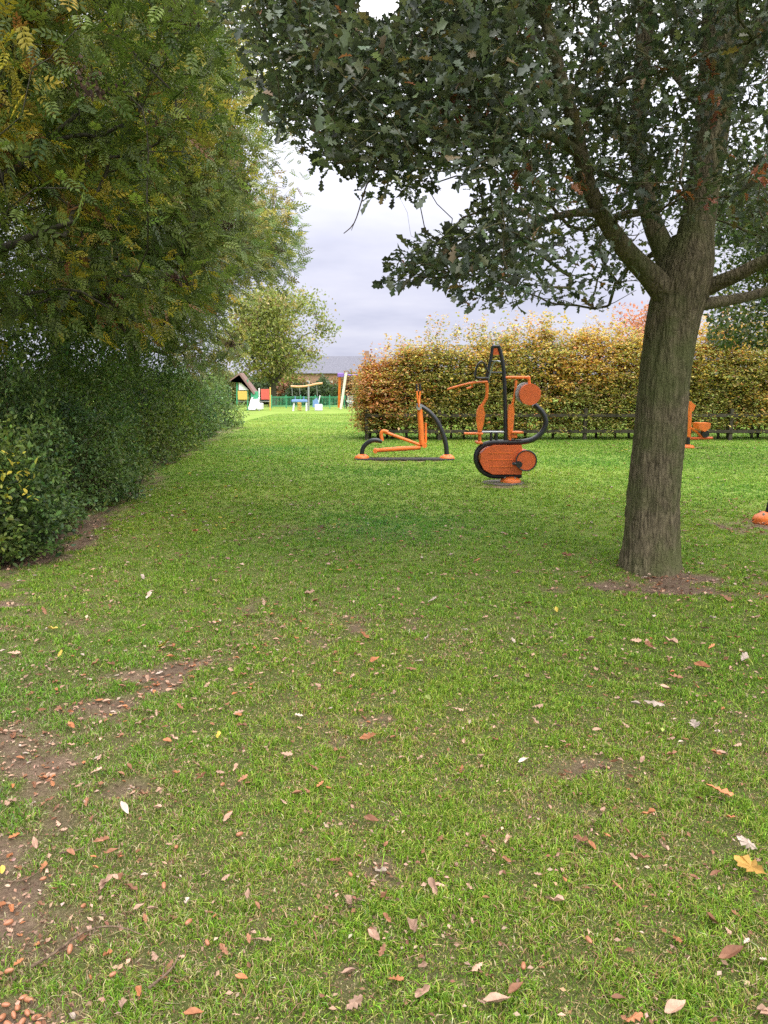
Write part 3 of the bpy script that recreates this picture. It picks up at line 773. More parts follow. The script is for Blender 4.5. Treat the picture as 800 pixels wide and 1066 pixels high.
make_shrub('pale green shrub at the far end of the left row near the playground', (-7.4, 30.5), 1.4, 2.0, 2.3, 10000, .11, pl, 209)
make_shrub('tall dark shrub at the far left behind the foremost shrub', (-6.3, 7.6), 1.7, 1.5, 3.2, 19000, .065, dk, 210)

# ------------------------------------------------------------------ autumn hedge row (individual beeches)
HY = 24.3
def make_beech(label, x, w, h, warm, n, seed):
    h *= .95
    z0 = gz(x, HY); base = np.array([x, HY, z0]); root = thing('hedge_beech', label, 'hedge tree', base, 'autumn beeches of the hedge across the lawn')
    ns = 560; C = np.empty((ns, 3))
    C[:, 0] = x+rng.uniform(-w, w, ns); C[:, 1] = HY+rng.uniform(-.85, .85, ns)
    hz = h*(.72+.46*fbm(C[:, :2], 1.1, seed, 2)); C[:, 2] = z0+.22+(hz-.22)*rng.random(ns)**.9
    C[:, 2] = z0+np.round((C[:, 2]-z0)/.24)*.24+rng.normal(0, .04, ns)+.1*fbm(C[:, :2], .8, seed+1, 1)
    narrow = 1-.45*sstep(.7, 1.05, (C[:, 2]-z0)/h); C[:, 0] = x+(C[:, 0]-x)*narrow; C[:, 1] = HY+(C[:, 1]-HY)*narrow
    k = 32; pos = np.repeat(C, k, 0)+rng.normal(0, 1, (ns*k, 3))*[.21, .21, .06]
    # leading shoots above the top
    S = []
    for i in range(22):
        sx = x+rng.uniform(-w, w); sy = HY+rng.uniform(-.5, .5); hh = rng.uniform(.2, .95); m = 22
        t = rng.random(m); S.append(np.stack([sx+rng.normal(0, .07, m)*(1.3-t)+t*.05, sy+rng.normal(0, .05, m), z0+h*.97+t*hh], -1))
    pos = np.vstack([pos]+S); m = len(pos); t = (pos[:, 2]-z0)/h
    ax = norm(rng.normal(0, .8, (m, 3))*[1, 1, .3]); nr = np.array([0, 0, .8])+rng.normal(0, .4, (m, 3))
    olive = pick([(3, (.30, .30, .08)), (3, (.40, .38, .12)), (2, (.18, .21, .06)), (1, (.30, .20, .11))], m, .2)
    gold = pick([(3, (.62, .42, .09)), (2, (.52, .36, .11)), (1, (.66, .52, .16))], m, .2)
    rust = pick([(3, (.55, .22, .09)), (2, (.47, .27, .13)), (1, (.58, .33, .18))], m, .2)
    f = fbm(pos, .9, 300, 3); pr = np.clip(sstep(.35, .75, f)*.7+.75*(t-.55)+warm*.6, .06, .95)
    c = np.where((rng.random(m) < pr)[:, None], np.where((rng.random(m) < np.clip(warm*.9+.1, 0, .95))[:, None], rust, gold), olive)
    V, T_, Cc = scatter(QUADLEAF[0], QUADLEAF[1], pos, frames(ax, nr), np.clip(rng.normal(.092, .02, m), .04, .14), c)
    mk('crown', M['leaf'], root, V, T_, None, Cc, True)
    mb = MB(); tops = []
    for sx in (-.5, .05, .55):
        p0 = np.array([x+sx*w, HY+rng.normal(0, .15), z0-.05]); p1 = p0+[rng.normal(0, .1), 0, h*.5]; p2 = p1+[rng.normal(0, .1), 0, h*.42]
        mb.tube([p0, p1, p2], [.045, .03, .01], 7, .4); tops.append((p0, p1, p2))
    mb.build('trunk', M['bark2'], root, True)
    mb = MB()
    for q in C[::2]:
        p0, p1, p2 = tops[int(np.argmin([abs(tp[0][0]-q[0]) for tp in tops]))]
        u = np.clip((q[2]-.25-p0[2])/(p2[2]-p0[2]), .05, .95); a = p0+(p2-p0)*u
        mb.tube([a, (a+q)/2+[0, 0, .03], q], [.012, .008, .004], 4)
    mb.build('branches', M['bark2'], root, True)
words = ['leftmost hedge beech with rust-orange leaves at the open end', 'tall tan-brown hedge beech behind the low orange gym machine', 'olive and brown hedge beech between the two orange gym machines', 'yellow-brown hedge beech directly behind the tall gym machine',
         'golden-topped hedge beech just right of the tall gym machine', 'olive-gold hedge beech midway between tall gym machine and oak trunk', 'green-based hedge beech just left of the oak trunk', 'hedge beech mostly hidden behind the oak trunk',
         'golden hedge beech just right of the oak trunk', 'olive hedge beech second from the right edge', 'hedge beech partly cut by the right edge', 'last hedge beech beyond the right edge']
xb = [-.2, .7, 2.15, 3.6, 5.05, 6.5, 7.95, 9.4, 10.85, 12.3, 13.75, 15.2]
hb = [2.35, 2.85, 3.35, 3.45, 3.5, 3.45, 3.3, 3.4, 3.7, 3.8, 3.8, 3.8]
wb = [.75, .32, .14, .1, .15, .1, .1, .1, .12, .0, .0, .0]
for i in range(12): make_beech(words[i], xb[i], .82 if i else .55, hb[i], wb[i], 0, 400+i*7)

# timber fence along the foot of the hedge
FY = 23.5
f = thing('timber_fence', 'low dark timber post and rail fence along the foot of the hedge', 'fence', (-.55, FY, 0))
for i in range(8):
    x = -.55+i*2.3; z = gz(x, FY); MB().box((x, FY, z+.48), (.11, .11, 1.02), bevel=.01).build('post', M['fence_wood'], f)
for z in (.28, .78): MB().box((7.6, FY-.072, z), (16.3, .035, .10), bevel=.006).build('rail', M['fence_wood'], f)

# ------------------------------------------------------------------ outdoor gym
def footing(root, c, r=.16, h=.11):
    z = gz(c[0], c[1])
    for a in np.arange(4)*PI/2+.5: MB().tube([[c[0]+r*.72*math.cos(a), c[1]+r*.72*math.sin(a), z+h*.5], [c[0]+r*.72*math.cos(a), c[1]+r*.72*math.sin(a), z+h*.93]], .014, 6).build('bolt', M['steel'], root, 'auto')
    MB().lathe((c[0], c[1], z), [(r*1.05, -.02), (r*1.05, h*.35), (r*.95, h*.6), (r*.5, h*.95), (0, h)], 28).build('footing', M['orange'], root, 'auto')
def gym_low():
    Yd = 17.0; y = Yd
    q = lambda px, py, dy=0: A(px, py, Yd+dy)
    root = thing('rowing_machine', 'low orange and black outdoor gym machine with two arched legs and an upright post', 'gym machine', G(421, 479))
    cL = q(377, 479); cR = q(465.5, 480)
    footing(root, cL, .165, .12); footing(root, cR, .165, .12)
    MB().tube([q(376.5, 479), q(378, 467), q(383, 461), q(390, 458.3), q(398, 459.5)], .052, 14, .05).build('front_leg', M['black'], root, 'auto')
    MB().tube([q(434, 422.5), q(438, 423), q(447, 429), q(455, 438.5), q(461, 451), q(464.5, 464), q(465.5, 479)], .055, 14, .06).build('rear_leg', M['black'], root, 'auto')
    a = q(437, 424); b = q(439.5, 463)
    MB().tube([a+[0, 0, .04], b], .062, 12).build('post', M['orange'], root, 'auto')
    MB().tube([q(443.5, 440, .12), q(443.5, 461, .12)], .028, 10).build('post_brace', M['orange'], root, 'auto')
    for sx, dy in ((-2.4, -.16), (1.2, .16)):
        hd = MB().tube([q(437, 426, dy*.3), q(436.2+sx*.5, 416, dy), q(436.5+sx, 406, dy)], .02, 8, .05).build('handle', M['orange'], root, 'auto')
        MB().tube([q(436.5+sx, 407, dy), q(436.2+sx, 400, dy)], .024, 8).build('grip', M['black'], hd, 'auto')
    MB().tube([q(398, 459), q(397, 451.5), q(399.5, 448.8), q(404, 450)], .042, 12, .03).build('seat_bracket', M['orange'], root, 'auto')
    MB().tube([q(400, 449.5), q(440, 464)], .034, 10).build('swing_arm', M['orange'], root, 'auto')
    fb = MB().tube([q(391, 469), q(405, 468), q(420, 467), q(438, 466)], [.045, .05, .055, .045], 12, .1).build('foot_bar', M['orange'], root, 'auto')
    c = q(391, 469); MB().tube([c+[0, -.2, 0], c+[0, .2, 0]], .05, 14).build('foot_roller', M['orange'], fb, 'auto')
    c = q(436.5, 424); MB().disc((c[0], c[2]), .06, Yd-.09, Yd+.09, 20).build('pivot', M['steel'], root, 'auto')
    c = q(442, 463.5); MB().disc((c[0], c[2]), .055, Yd-.12, Yd+.12, 20).build('pivot', M['orange'], root, 'auto')
    zc = max(gz(cL[0], Yd), gz(cR[0], Yd))+.012
    MB().box(((cL[0]+cR[0])/2, Yd-.05, zc), (cR[0]-cL[0]+.3, .42, .035), bevel=.008).build('base_plate', M['rubber'], root)
gym_low()
def gym_tall():
    Yd = 12.75
    q = lambda px, py, dy=0: A(px, py, Yd+dy)
    base = G(531, 503)
    root = thing('cross_trainer', 'tall orange and black outdoor gym machine with looped frame and round seat disc', 'gym machine', base)
    z = gz(base[0], Yd)
    footing(root, q(531.5, 502), .17, .12)
    MB().tube([q(531.5, 500), q(531.5, 493)], .065, 16).build('stub_post', M['black'], root, 'auto')
    loop = [(543, 495), (528, 495.5), (512, 495), (502, 490), (496.5, 481), (496.5, 472), (502, 464.5), (512, 461), (528, 460.5), (544, 460), (556, 457), (564.5, 450), (568.3, 441), (565, 430), (556, 421)]
    MB().tube([q(*p) for p in loop], .047, 16, .03).build('frame_tube', M['black'], root, 'auto')
    # infill
    P = [q(*p) for p in [(542, 463), (514, 463), (506, 466), (500, 472), (499, 480), (503, 488), (512, 493), (542, 493), (543.5, 478)]]
    body = MB().prism([(p[0], p[2]) for p in P][::-1], Yd-.13, Yd+.13).build('body_panel', M['orange_dk'], root, 'auto')
    for py in (471, 478, 485):
        a = q(508, py); b = q(533, py); MB().box(((a[0]+b[0])/2, Yd-.131, a[2]), (b[0]-a[0], .008, .012)).build('rib', M['orange'], body)
    c = q(546, 478.5)
    fw = MB().disc((c[0], c[2]), .172, Yd-.19, Yd+.19, 40).build('flywheel', M['orange_dk'], root, 'auto')
    MB().tube([np.array([c[0]+.172*math.cos(a), Yd-.192, c[2]+.172*math.sin(a)]) for a in np.linspace(0, 2*PI, 41)], .012, 8).build('rim', M['black'], fw, 'auto')
    h = q(538, 482); cr = MB().disc((h[0], h[2]), .055, Yd-.26, Yd-.185, 20); cr.tube([h+[0, -.23, 0], q(534.5, 482.5, -.23)], .03, 8); cr.tube([q(534.5, 482.5, -.2), q(534.5, 482.5, -.34)], .022, 8)
    cr.build('crank', M['black'], fw, 'auto')
    # seat disc
    c = q(550.5, 410.5); sd = MB().disc((c[0], c[2]), .178, Yd-.16, Yd-.05, 40).build('seat_disc', M['orange_dk'], root, 'auto')
    c2 = q(547.5, 409.5); MB().disc((c2[0], c2[2]), .185, Yd-.05, Yd+.03, 40).build('disc_backing', M['steel'], sd, 'auto')
    # mast
    m1 = MB(); m1.tube([q(513.2, 360.5), q(511.5, 372), q(508.5, 386), q(507.5, 398)], .028, 10, .1); m1.tube([q(519.5, 360.5), q(522.5, 372), q(525, 390), q(526, 420), q(526.6, 459)], .034, 12, .1)
    m1.tube([q(512.6, 360.8), q(520, 360.8)], .028, 10)
    ms = m1.build('mast', M['black'], root, 'auto')
    P = [q(*p) for p in [(513.8, 362), (519.2, 362), (520.5, 369.5), (512.6, 369.5)]]
    MB().prism([(p[0], p[2]) for p in P][::-1], Yd-.012, Yd+.012).build('top_plate', M['orange_dk'], ms)
    for py, xl, xr in ((376, 511, 523.5), (388, 509, 525)): MB().tube([q(xl, py), q(xr, py)], .014, 8).build('rung', M['black'], ms, 'auto')
    for dy in (-.28, .28):
        MB().tube([q(509, 388, dy*.3), q(503, 377, dy*.8), q(498.5, 378.5, dy), q(495.5, 386, dy), q(496, 393, dy), q(508, 393.5, dy*.4)], .017, 8, .04).build('grab_loop', M['black'], root, 'auto')
        MB().tube([q(509, 395, dy*.3), q(513, 381, dy*.5), q(517, 376, dy*.8), q(521, 377, dy)], .014, 8, .04).build('grab_rail', M['steel'], root, 'auto')
    MB().tube([q(495, 393.5, -.25), q(495, 393.5, .25)], .02, 8).build('grip', M['black'], root, 'auto')
    # handle bars
    for (ex, ey, dy) in ((466, 405.5, -.3), (486, 404.5, .3)):
        hb_ = MB().tube([q(507.5, 397.5, dy*.3), q(492, 398.5, dy*.8), q(ex+6, ey-2, dy), q(ex, ey, dy)], .018, 8, .05).build('handlebar', M['orange'], root, 'auto')
    # left swinging leg
    MB().tube([q(507, 396), q(507, 412), q(504, 419), q(500.5, 424)], .027, 10, .05).build('swing_arm', M['orange'], root, 'auto')
    P = [q(*p) for p in [(499.2, 422), (503, 422.5), (504.8, 430), (503.8, 440), (501, 449), (498, 449), (496, 437), (496.6, 428)]]
    MB().prism([(p[0], p[2]) for p in P][::-1], Yd-.05, Yd+.05).build('shin_plate', M['orange'], root, 'auto')
    MB().tube([q(499.6, 448), q(499.5, 462)], .03, 10).build('pedal_post', M['orange'], root, 'auto')
    MB().box(q(493, 451.3), (.32, .16, .035), bevel=.01).build('pedal', M['orange'], root)
    MB().box(q(498.5, 460.5), (.10, .3, .04), bevel=.01).build('pedal', M['orange'], root)
    MB().tube([q(502, 450), q(526, 450)], .022, 10).build('cross_pipe', M['steel'], root, 'auto')
    for px in (511.5, 517): MB().tube([q(px, 450), q(px, 461)], .026, 10).build('bracket', M['black'], root, 'auto')
    # right swinging leg
    MB().tube([q(526, 393), q(552, 393)], .026, 10).build('seat_bar', M['orange'], root, 'auto')
    MB().tube([q(551, 393, -.05), q(551.5, 402, -.05)], .024, 8).build('seat_bracket', M['orange'], root, 'auto')
    MB().tube([q(537.5, 396), q(536.5, 408), q(534.5, 418), q(533, 426)], .022, 10, .05).build('swing_arm', M['orange'], root, 'auto')
    P = [q(*p) for p in [(530, 421), (534.5, 421), (535.5, 430), (534, 446), (532, 458), (529.5, 458), (528.4, 440), (528.8, 428)]]
    MB().prism([(p[0], p[2]) for p in P][::-1], Yd-.045, Yd+.045).build('shin_plate', M['orange'], root, 'auto')
    MB().box(q(538, 450), (.2, .22, .035), bevel=.01).build('pedal', M['orange'], root)
    MB().box(q(535, 454), (.1, .14, .06), bevel=.01).build('pedal_bracket', M['orange'], root)
    # round pad
    p = q(524, 505); z = gz(p[0], Yd)
    MB().lathe((p[0], Yd, z), [(.36, -.05), (.36, .010), (.35, .016), (0, .018)], 40).build('ground_pad', M['concrete'], root, 'auto')
gym_tall()
def gym_hidden():
    Yd = 20.4; q = lambda px, py, dy=0: A(px, py, Yd+dy)
    root = thing('seated_press', 'orange gym machine partly hidden behind the oak trunk', 'gym machine', G(716, 466))
    footing(root, q(716, 466), .17, .1)
    MB().tube([q(716, 465), q(716.5, 455)], .06, 12).build('stub_post', M['black'], root, 'auto')
    MB().tube([q(717.5, 457), q(718.3, 438), q(718.5, 418)], .045, 12).build('post', M['orange'], root, 'auto')
    P = [q(*p) for p in [(719, 418), (724, 422), (721.5, 428), (719, 428)]]
    MB().prism([(p[0], p[2]) for p in P][::-1], Yd-.04, Yd+.04).build('back_plate', M['orange'], root)
    P = [q(*p) for p in [(724, 440), (737, 440), (736.5, 445), (731, 449), (725, 446)]]
    MB().prism([(p[0], p[2]) for p in P][::-1], Yd-.2, Yd+.2).build('seat', M['orange'], root)
    MB().tube([q(718.5, 445), q(726, 450), q(731, 455)], .03, 8).build('seat_arm', M['orange'], root, 'auto')
    MB().tube([q(700, 456.5), q(742, 456)], .035, 10).build('cross_bar', M['orange_dk'], root, 'auto')
    c = q(734, 451.5); MB().disc((c[0], c[2]), .10, Yd-.06, Yd+.06, 24).build('wheel', M['black'], root, 'auto')
    MB().tube([q(700, 456), q(698, 430), q(702, 420)], .04, 10, .1).build('arm', M['black'], root, 'auto')
gym_hidden()
def gym_edge():
    c = G(802, 543); root = thing('air_walker', 'orange domed footing and black leg of a gym machine cut by the right edge', 'gym machine', c)
    footing(root, (c[0], c[1]), .19, .14)
    MB().tube([c+[-.015, 0, .1], c+[.05, 0, .5], c+[.2, .1, 1.0], c+[.7, .3, 1.35], c+[1.3, .5, 1.3]], .055, 14, .06).build('frame_tube', M['black'], root, 'auto')
    footing(root, (c[0]+1.55, c[1]+.6), .2, .16)
    MB().tube([c+[1.3, .5, 1.3], c+[1.5, .6, .9], c+[1.55, .6, .1]], .055, 14, .06).build('frame_tube', M['black'], root, 'auto')
    for dx in (.55, 1.0): MB().tube([c+[dx, .25, 1.3], c+[dx, .25, .35]], .03, 10).build('swing_arm', M['orange'], root, 'auto'); MB().box(c+[dx, .25, .32], (.14, .34, .04), bevel=.01).build('pedal', M['orange'], root)
gym_edge()

# ------------------------------------------------------------------ playground, far left
PY = 57.0
def play():
    q = lambda px, py, dy=0: A(px, py, PY+dy)
    root = thing('play_tower', 'small play tower with slide, sloping roof and yellow and red panels', 'play tower', (q(262, 427)[0], PY, 0))
    for px, pt, m in ((247, 393, 'green'), (258, 395, 'green'), (270, 404, 'white'), (281.5, 403, 'yellow')):
        for dy in (0, 1.1): MB().tube([q(px, 429, dy), q(px, pt, dy)], .055, 8).build('post', M[m], root, 'auto')
    rf = MB(); a = q(239, 396, -.2); b = q(250, 388, -.2); c = q(266, 409, -.2)
    rf.prism([(b[0], b[2]), (c[0], c[2]), (c[0]-.1, c[2]-.14), (b[0]-.05, b[2]-.16), (a[0], a[2]-.1), (a[0], a[2])], PY-.25, PY+1.4); rf.build('roof', M['maroon'], root)
    P = [q(*p) for p in [(249, 396), (254, 398), (260, 406), (249, 406)]]; MB().prism([(p[0], p[2]) for p in P][::-1], PY-.09, PY-.05).build('gable_panel', M['white'], root)
    def pan(x0, y0, x1, y1, m, nm, dy=-.1):
        a = q(x0, y1, dy); b = q(x1, y0, dy); return MB().box(((a[0]+b[0])/2, PY+dy, (a[2]+b[2])/2), (b[0]-a[0], .05, b[2]-a[2]), bevel=.01).build(nm, M[m], root)
    pan(248, 407, 257.5, 416, 'yellow', 'side_panel'); pan(272, 405, 280.5, 416, 'red', 'side_panel')
    pan(261.5, 407.5, 269, 417, 'green', 'arch_panel')
    pan(247, 417.5, 281, 418.6, 'steel', 'platform', .5)
    s = MB(); P0 = q(267, 416, -.15); sl = MB()
    for sx in (-.26, .26): sl.tube([P0+[sx, 0, .12], P0+[sx, -.5, .05], P0+[sx, -1.4, -.5], P0+[sx, -1.9, -.6]], .06, 6, .2)
    sl.build('slide_edge', M['white'], root, 'auto')
    sx = .26; ch = [P0+[0, 0, 0.05], P0+[0, -.5, 0], P0+[0, -1.4, -.55], P0+[0, -1.95, -.68]]
    V = []; 
    for p in ch: V += [p+[-sx, 0, 0], p+[sx, 0, 0]]
    V = np.array(V); V2 = V-[0, 0, .05]; VV = np.vstack([V, V2]); Qd = []
    for i in range(3): Qd += [(2*i, 2*i+1, 2*i+3, 2*i+2), (8+2*i, 8+2*i+2, 8+2*i+3, 8+2*i+1)]
    mk('slide', M['white'], root, VV, None, Qd, None, False)
    a = q(267.5, 423, -1.9); MB().box((a[0], PY-1.2, .32), (.62, 1.1, .5), bevel=.05).build('slide_base', M['white'], root)
play()
def rail_fence():
    q = lambda px, py, dy=0: A(px, py, 62+dy)
    x0 = q(283, 420)[0]; x1 = q(374, 420)[0]
    root = thing('railing_fence', 'low green bow-top railing around the playground', 'fence', (x0, 62, 0))
    n = 6; w = (x1-x0)/n
    for i in range(n+1): MB().box((x0+i*w, 62, .55), (.08, .08, 1.12)).build('post', M['green'], root)
    for i in range(n):
        r = MB()
        for z in (.2, .95): r.box((x0+(i+.5)*w, 62, z), (w-.1, .04, .06))
        for k in range(1, 10): xx = x0+i*w+k*w/10; r.box((xx, 62.0, .575), (.03, .03, .69))
        r.build('rail_panel', M['green'], root)
    a = q(362, 428); MBg = thing('gate', 'small dark barred gate in the green railing by the hedge', 'gate', (q(365, 428)[0], 61.6, 0))
    for px in (361, 369): MB().box((q(px, 420)[0], 61.6, .55), (.1, .1, 1.15)).build('post', M['black'], MBg)
    for z in (.3, .62, .95): MB().box((q(365, 420)[0], 61.55, z), (.62, .04, .09)).build('rail', M['white'] if z == .62 else M['black'], MBg)
    for px in (363, 365, 367): MB().box((q(px, 420)[0], 61.49, .6), (.05, .03, .9)).build('bar', M['white'], MBg)
rail_fence()
def play_small():
    q = lambda px, py, dy=0: A(px, py, 55+dy)
    r = thing('spring_seesaw', 'blue-topped spring seesaw with white legs and yellow middle left of the grey pole', 'seesaw', (q(312, 428)[0], 55, 0))
    MB().box(q(312, 417.5), (1.15, .35, .22), bevel=.05).build('seat_beam', M['blue'], r)
    for px in (306, 318.5): MB().tube([q(px+.6, 418), q(px-.8 if px < 312 else px+.8, 430)], .07, 8).build('leg', M['white'], r, 'auto')
    c = q(312, 424); MB().tube([[c[0]+.14*math.cos(a), 55+.14*math.sin(a), .04+a*.016] for a in np.linspace(0, 10*PI, 60)], .03, 6).build('spring', M['yellow'], r, 'auto')
    MB().box((c[0], 55, .62), (.3, .3, .16), bevel=.04).build('middle_block', M['yellow'], r)
    for px in (307.5, 316.5): MB().tube([q(px, 417), q(px, 412.5)], .03, 8).build('handle', M['blue'], r, 'auto')
    r = thing('spring_rider', 'blue and white spring rider on a pale block right of the grey pole', 'spring rider', (q(330, 428)[0], 55, 0))
    P = [q(*p) for p in [(326, 424), (326, 417), (330, 414), (331.5, 417.5), (333, 424)]]
    MB().prism([(p[0], p[2]) for p in P][::-1], 54.85, 55.15).build('body', M['blue'], r)
    MB().box((q(332, 425)[0], 55, .25), (.55, .5, .5), bevel=.06).build('base', M['white'], r)
    MB().tube([q(331.5, 420), q(333.5, 411.5)], .04, 8).build('handle', M['white'], r, 'auto')
    r = thing('climbing_pole', 'grey pole with curved pale orange crossbar at the playground centre', 'play equipment', (q(321.5, 428)[0], 56, 0))
    MB().tube([q(321.5, 430, 1), q(321.5, 402, 1)], .075, 10).build('pole', M['steel'], r, 'auto')
    MB().tube([q(303, 402, 1), q(312, 402.5, 1), q(321.5, 401.5, 1), q(330, 399.5, 1), q(336, 399, 1)], .075, 8, .2).build('crossbar', paint('pale_orange_bar', (.66, .34, .16)), r, 'auto')
    for px in (304, 312, 330): MB().tube([q(px, 402, 1), q(px+.6, 412, 1)], .02, 6).build('hanger', M['steel'], r, 'auto')
    r = thing('swing_frame', 'tall swing frame with a leaning cream leg, orange leg and purple top', 'swing frame', (q(355, 428)[0], 58, 0))
    q2 = lambda px, py, dy=0: A(px, py, 58+dy)
    MB().tube([q2(355, 426), q2(360.5, 388)], .105, 10).build('leg', M['cream'], r, 'auto')
    MB().tube([q2(353, 424, 1.2), q2(354, 392, .3)], .10, 10).build('leg', M['orange'], r, 'auto')
    MB().box(q2(355, 390.5, .2), (.50, .40, .33), bevel=.05).build('top_cap', M['purple'], r)
    a = q2(357, 390.5, .2); MB().tube([a, a+[3.2, 0, 0]], .08, 10).build('crossbeam', M['purple'], r, 'auto')
    MB().tube([a+[3.2, 0, 0], a+[3.0, -.6, -a[2]]], .1, 10).build('leg', M['cream'], r, 'auto'); MB().tube([a+[3.2, 0, 0], a+[3.3, .9, -a[2]]], .1, 10).build('leg', M['orange'], r, 'auto')
play_small()

# ------------------------------------------------------------------ far background
def house(label, x0, x1, y, d, he, hr, ov=.4, chim=.7):
    r = thing('bungalow', label, 'house', ((x0+x1)/2, y, 0)); xc = (x0+x1)/2
    w = MB(); w.box((xc, y+d/2, he/2), (x1-x0, d, he))
    wl = w.build('wall', M['brick'], r)
    # roof prism ridge along x, hipped ends
    a = .9; V = [(x0-ov, y-ov, he-.1), (x1+ov, y-ov, he-.1), (x1+ov, y+d+ov, he-.1), (x0-ov, y+d+ov, he-.1), (x0+a, y+d/2, hr), (x1-a, y+d/2, hr)]
    rf = mk('roof', M['slate'], r, np.array(V, float), [(0, 4, 3), (1, 2, 5)], [(0, 1, 5, 4), (2, 3, 4, 5), (0, 3, 2, 1)], None, False)
    MB().box((x0+(x1-x0)*chim, y+d/2, hr+.2), (.7, .6, 1.2), bevel=.02).build('chimney', M['brick'], rf)
    nW = max(2, int((x1-x0)/3.2))
    for i in range(nW):
        xx = x0+(i+.5)*(x1-x0)/nW; wn = MB().box((xx, y-.02, he*.55), (1.5, .12, 1.2)).build('window', M['white'], r)
        for s in (-.36, .36): MB().box((xx+s, y-.09, he*.55), (.62, .03, 1.05)).build('pane', M['glass'], wn)
house('brick house with long grey slate roof beyond the playground trees', -17, 3.5, 112, 9, 4.0, 6.6)
house('far brick house with grey roof behind the hedge on the right', 24, 44, 130, 9, 3.6, 6.4)

def far_bush(label, x, y, rx, h, pal, seed, group='bushes beyond the playground'):
    z0 = 0; base = np.array([x, y, z0]); r = thing('bush', label, 'bush', base, group)
    n = 3600; U = norm(rng.normal(0, 1, (n, 3))); U[:, 2] = np.abs(U[:, 2]); lump = 1+.5*(fbm(U, 2., seed, 2)-.5)*1.8
    pos = base+U*[rx, min(rx, 2.5), h]*(lump*(1-.4*rng.random(n)**1.5))[:, None]
    V, T_, C = scatter(QUADLEAF[0], QUADLEAF[1], pos, frames(norm(rng.normal(0, 1, (n, 3))), U*.4+[0, 0, .7]+rng.normal(0, .5, (n, 3))), np.clip(rng.normal(.32, .07, n), .15, .5), pick(pal, n, .2))
    mk('foliage', M['leaf'], r, V, T_, None, C, True)
    mb = MB()
    for i in range(7): q_ = pos[rng.integers(n)]; mb.tube([base+[rng.normal(0, .3), rng.normal(0, .2), -.05], q_], [.06, .02], 5)
    mb.build('stems', M['bark2'], r, True)
gD = [(3, (.07, .11, .05)), (2, (.10, .14, .06))]; gO = [(2, (.34, .17, .10)), (1, (.28, .2, .09)), (1, (.2, .18, .07))]; gY = [(2, (.2, .22, .07)), (1, (.28, .25, .08)), (1, (.12, .15, .06))]
BB = [('yellowish bush behind the play tower', -16.5, 78, 3, 3.6, gY), ('rust-orange bush under the rounded far tree', -9.9, 80, 2.2, 3.0, gO), ('dark green bush behind the grey playground pole', -8.2, 76, 2.3, 2.1, gD),
      ('dark green bush left of the swing frame', -6.2, 77, 2.2, 2.3, gD), ('brownish bush behind the swing frame', -3.9, 79, 2.2, 3.1, gO), ('green bush at the hedge end beyond the gate', -1.9, 78, 2, 3.0, gY), ('dark bush left of the far tree trunk', -13.2, 80, 2.2, 2.6, gD)]
for i, b_ in enumerate(BB): far_bush(*b_, 500+i)
# wooded skyline where the lawn ends
WL = MB(); n = 60000
ang = rng.uniform(-1.15, 1.15, n); rr = rng.uniform(150, 175, n); X_ = rr*np.sin(ang); Y_ = rr*np.cos(ang)
hh = 2.5+5.0*fbm(np.stack([X_, Y_], -1), .045, 601, 3)*(.35+.65*np.clip(np.abs(X_+4)/30, 0, 1)); Z_ = hh*rng.random(n)**.8
pos = np.stack([X_, Y_, Z_], -1)
V, T_, C = scatter(QUADLEAF[0], QUADLEAF[1], pos, frames(norm(rng.normal(0, 1, (n, 3))), np.array([0, 0, .7])+rng.normal(0, .6, (n, 3))), np.clip(rng.normal(1.0, .25, n), .4, 1.6), pick([(3, (.09, .12, .07)), (2, (.13, .15, .08)), (1, (.18, .15, .09))], n, .15))
tag(mk('distant_wood', M['leaf'], None, V, T_, None, C, True, (0, 0, 0)), 'distant line of woodland on the horizon', 'woodland', kind='stuff')

# ------------------------------------------------------------------ fallen leaves, acorns, twigs
def curled(side, curl, twist, seed, res=None):
    r = np.random.default_rng(seed)
    V, T = fan_leaf(side, .25, 0)
    # extra ring for curl
    x = V[:, 0]-.5; y = V[:, 1]
    z = curl*(y*y*3)+curl*.6*x*x+r.normal(0, .025, len(V)); V = np.column_stack([x, y*(1-.3*abs(curl)), z+twist*x*y*2])
    W = V-[0, 0, .012]; n = len(V)
    return np.vstack([V, W]), np.vstack([T, T[:, ::-1]+n])
side_oak = [(.1, .04), (.22, .16), (.32, .09), (.46, .27), (.56, .14), (.72, .28), (.82, .13), (.93, .12)]
side_oval = [(.12, .12), (.3, .23), (.5, .27), (.7, .22), (.88, .1)]
side_frag = [(.1, .2), (.35, .3), (.55, .18), (.8, .25)]
def litter_mat(name, c):
    m, nt, out = new_mat(name); L = nt.links.new; v = coords(nt)
    n = N(nt, 'ShaderNodeTexNoise', Scale=4.0, Detail=5, Roughness=.7); L(v, n.inputs['Vector'])
    oi = nt.nodes.new('ShaderNodeObjectInfo')
    hs = N(nt, 'ShaderNodeHueSaturation'); mr = N(nt, 'ShaderNodeMapRange'); mr.inputs[3].default_value = .7; mr.inputs[4].default_value = 1.3; L(oi.outputs['Random'], mr.inputs[0]); L(mr.outputs[0], hs.inputs['Value'])
    r = ramp(nt, [(.3, tuple(x*.6 for x in c)), (.6, c), (.8, tuple(min(1, x*1.25) for x in c))], n.outputs[0]); L(r.outputs[0], hs.inputs['Color'])
    p = N(nt, 'ShaderNodeBsdfPrincipled', Roughness=.6); p.inputs['Specular IOR Level'].default_value = .3; L(hs.outputs[0], p.inputs['Base Color'])
    L(p.outputs[0], out.inputs[0]); return m
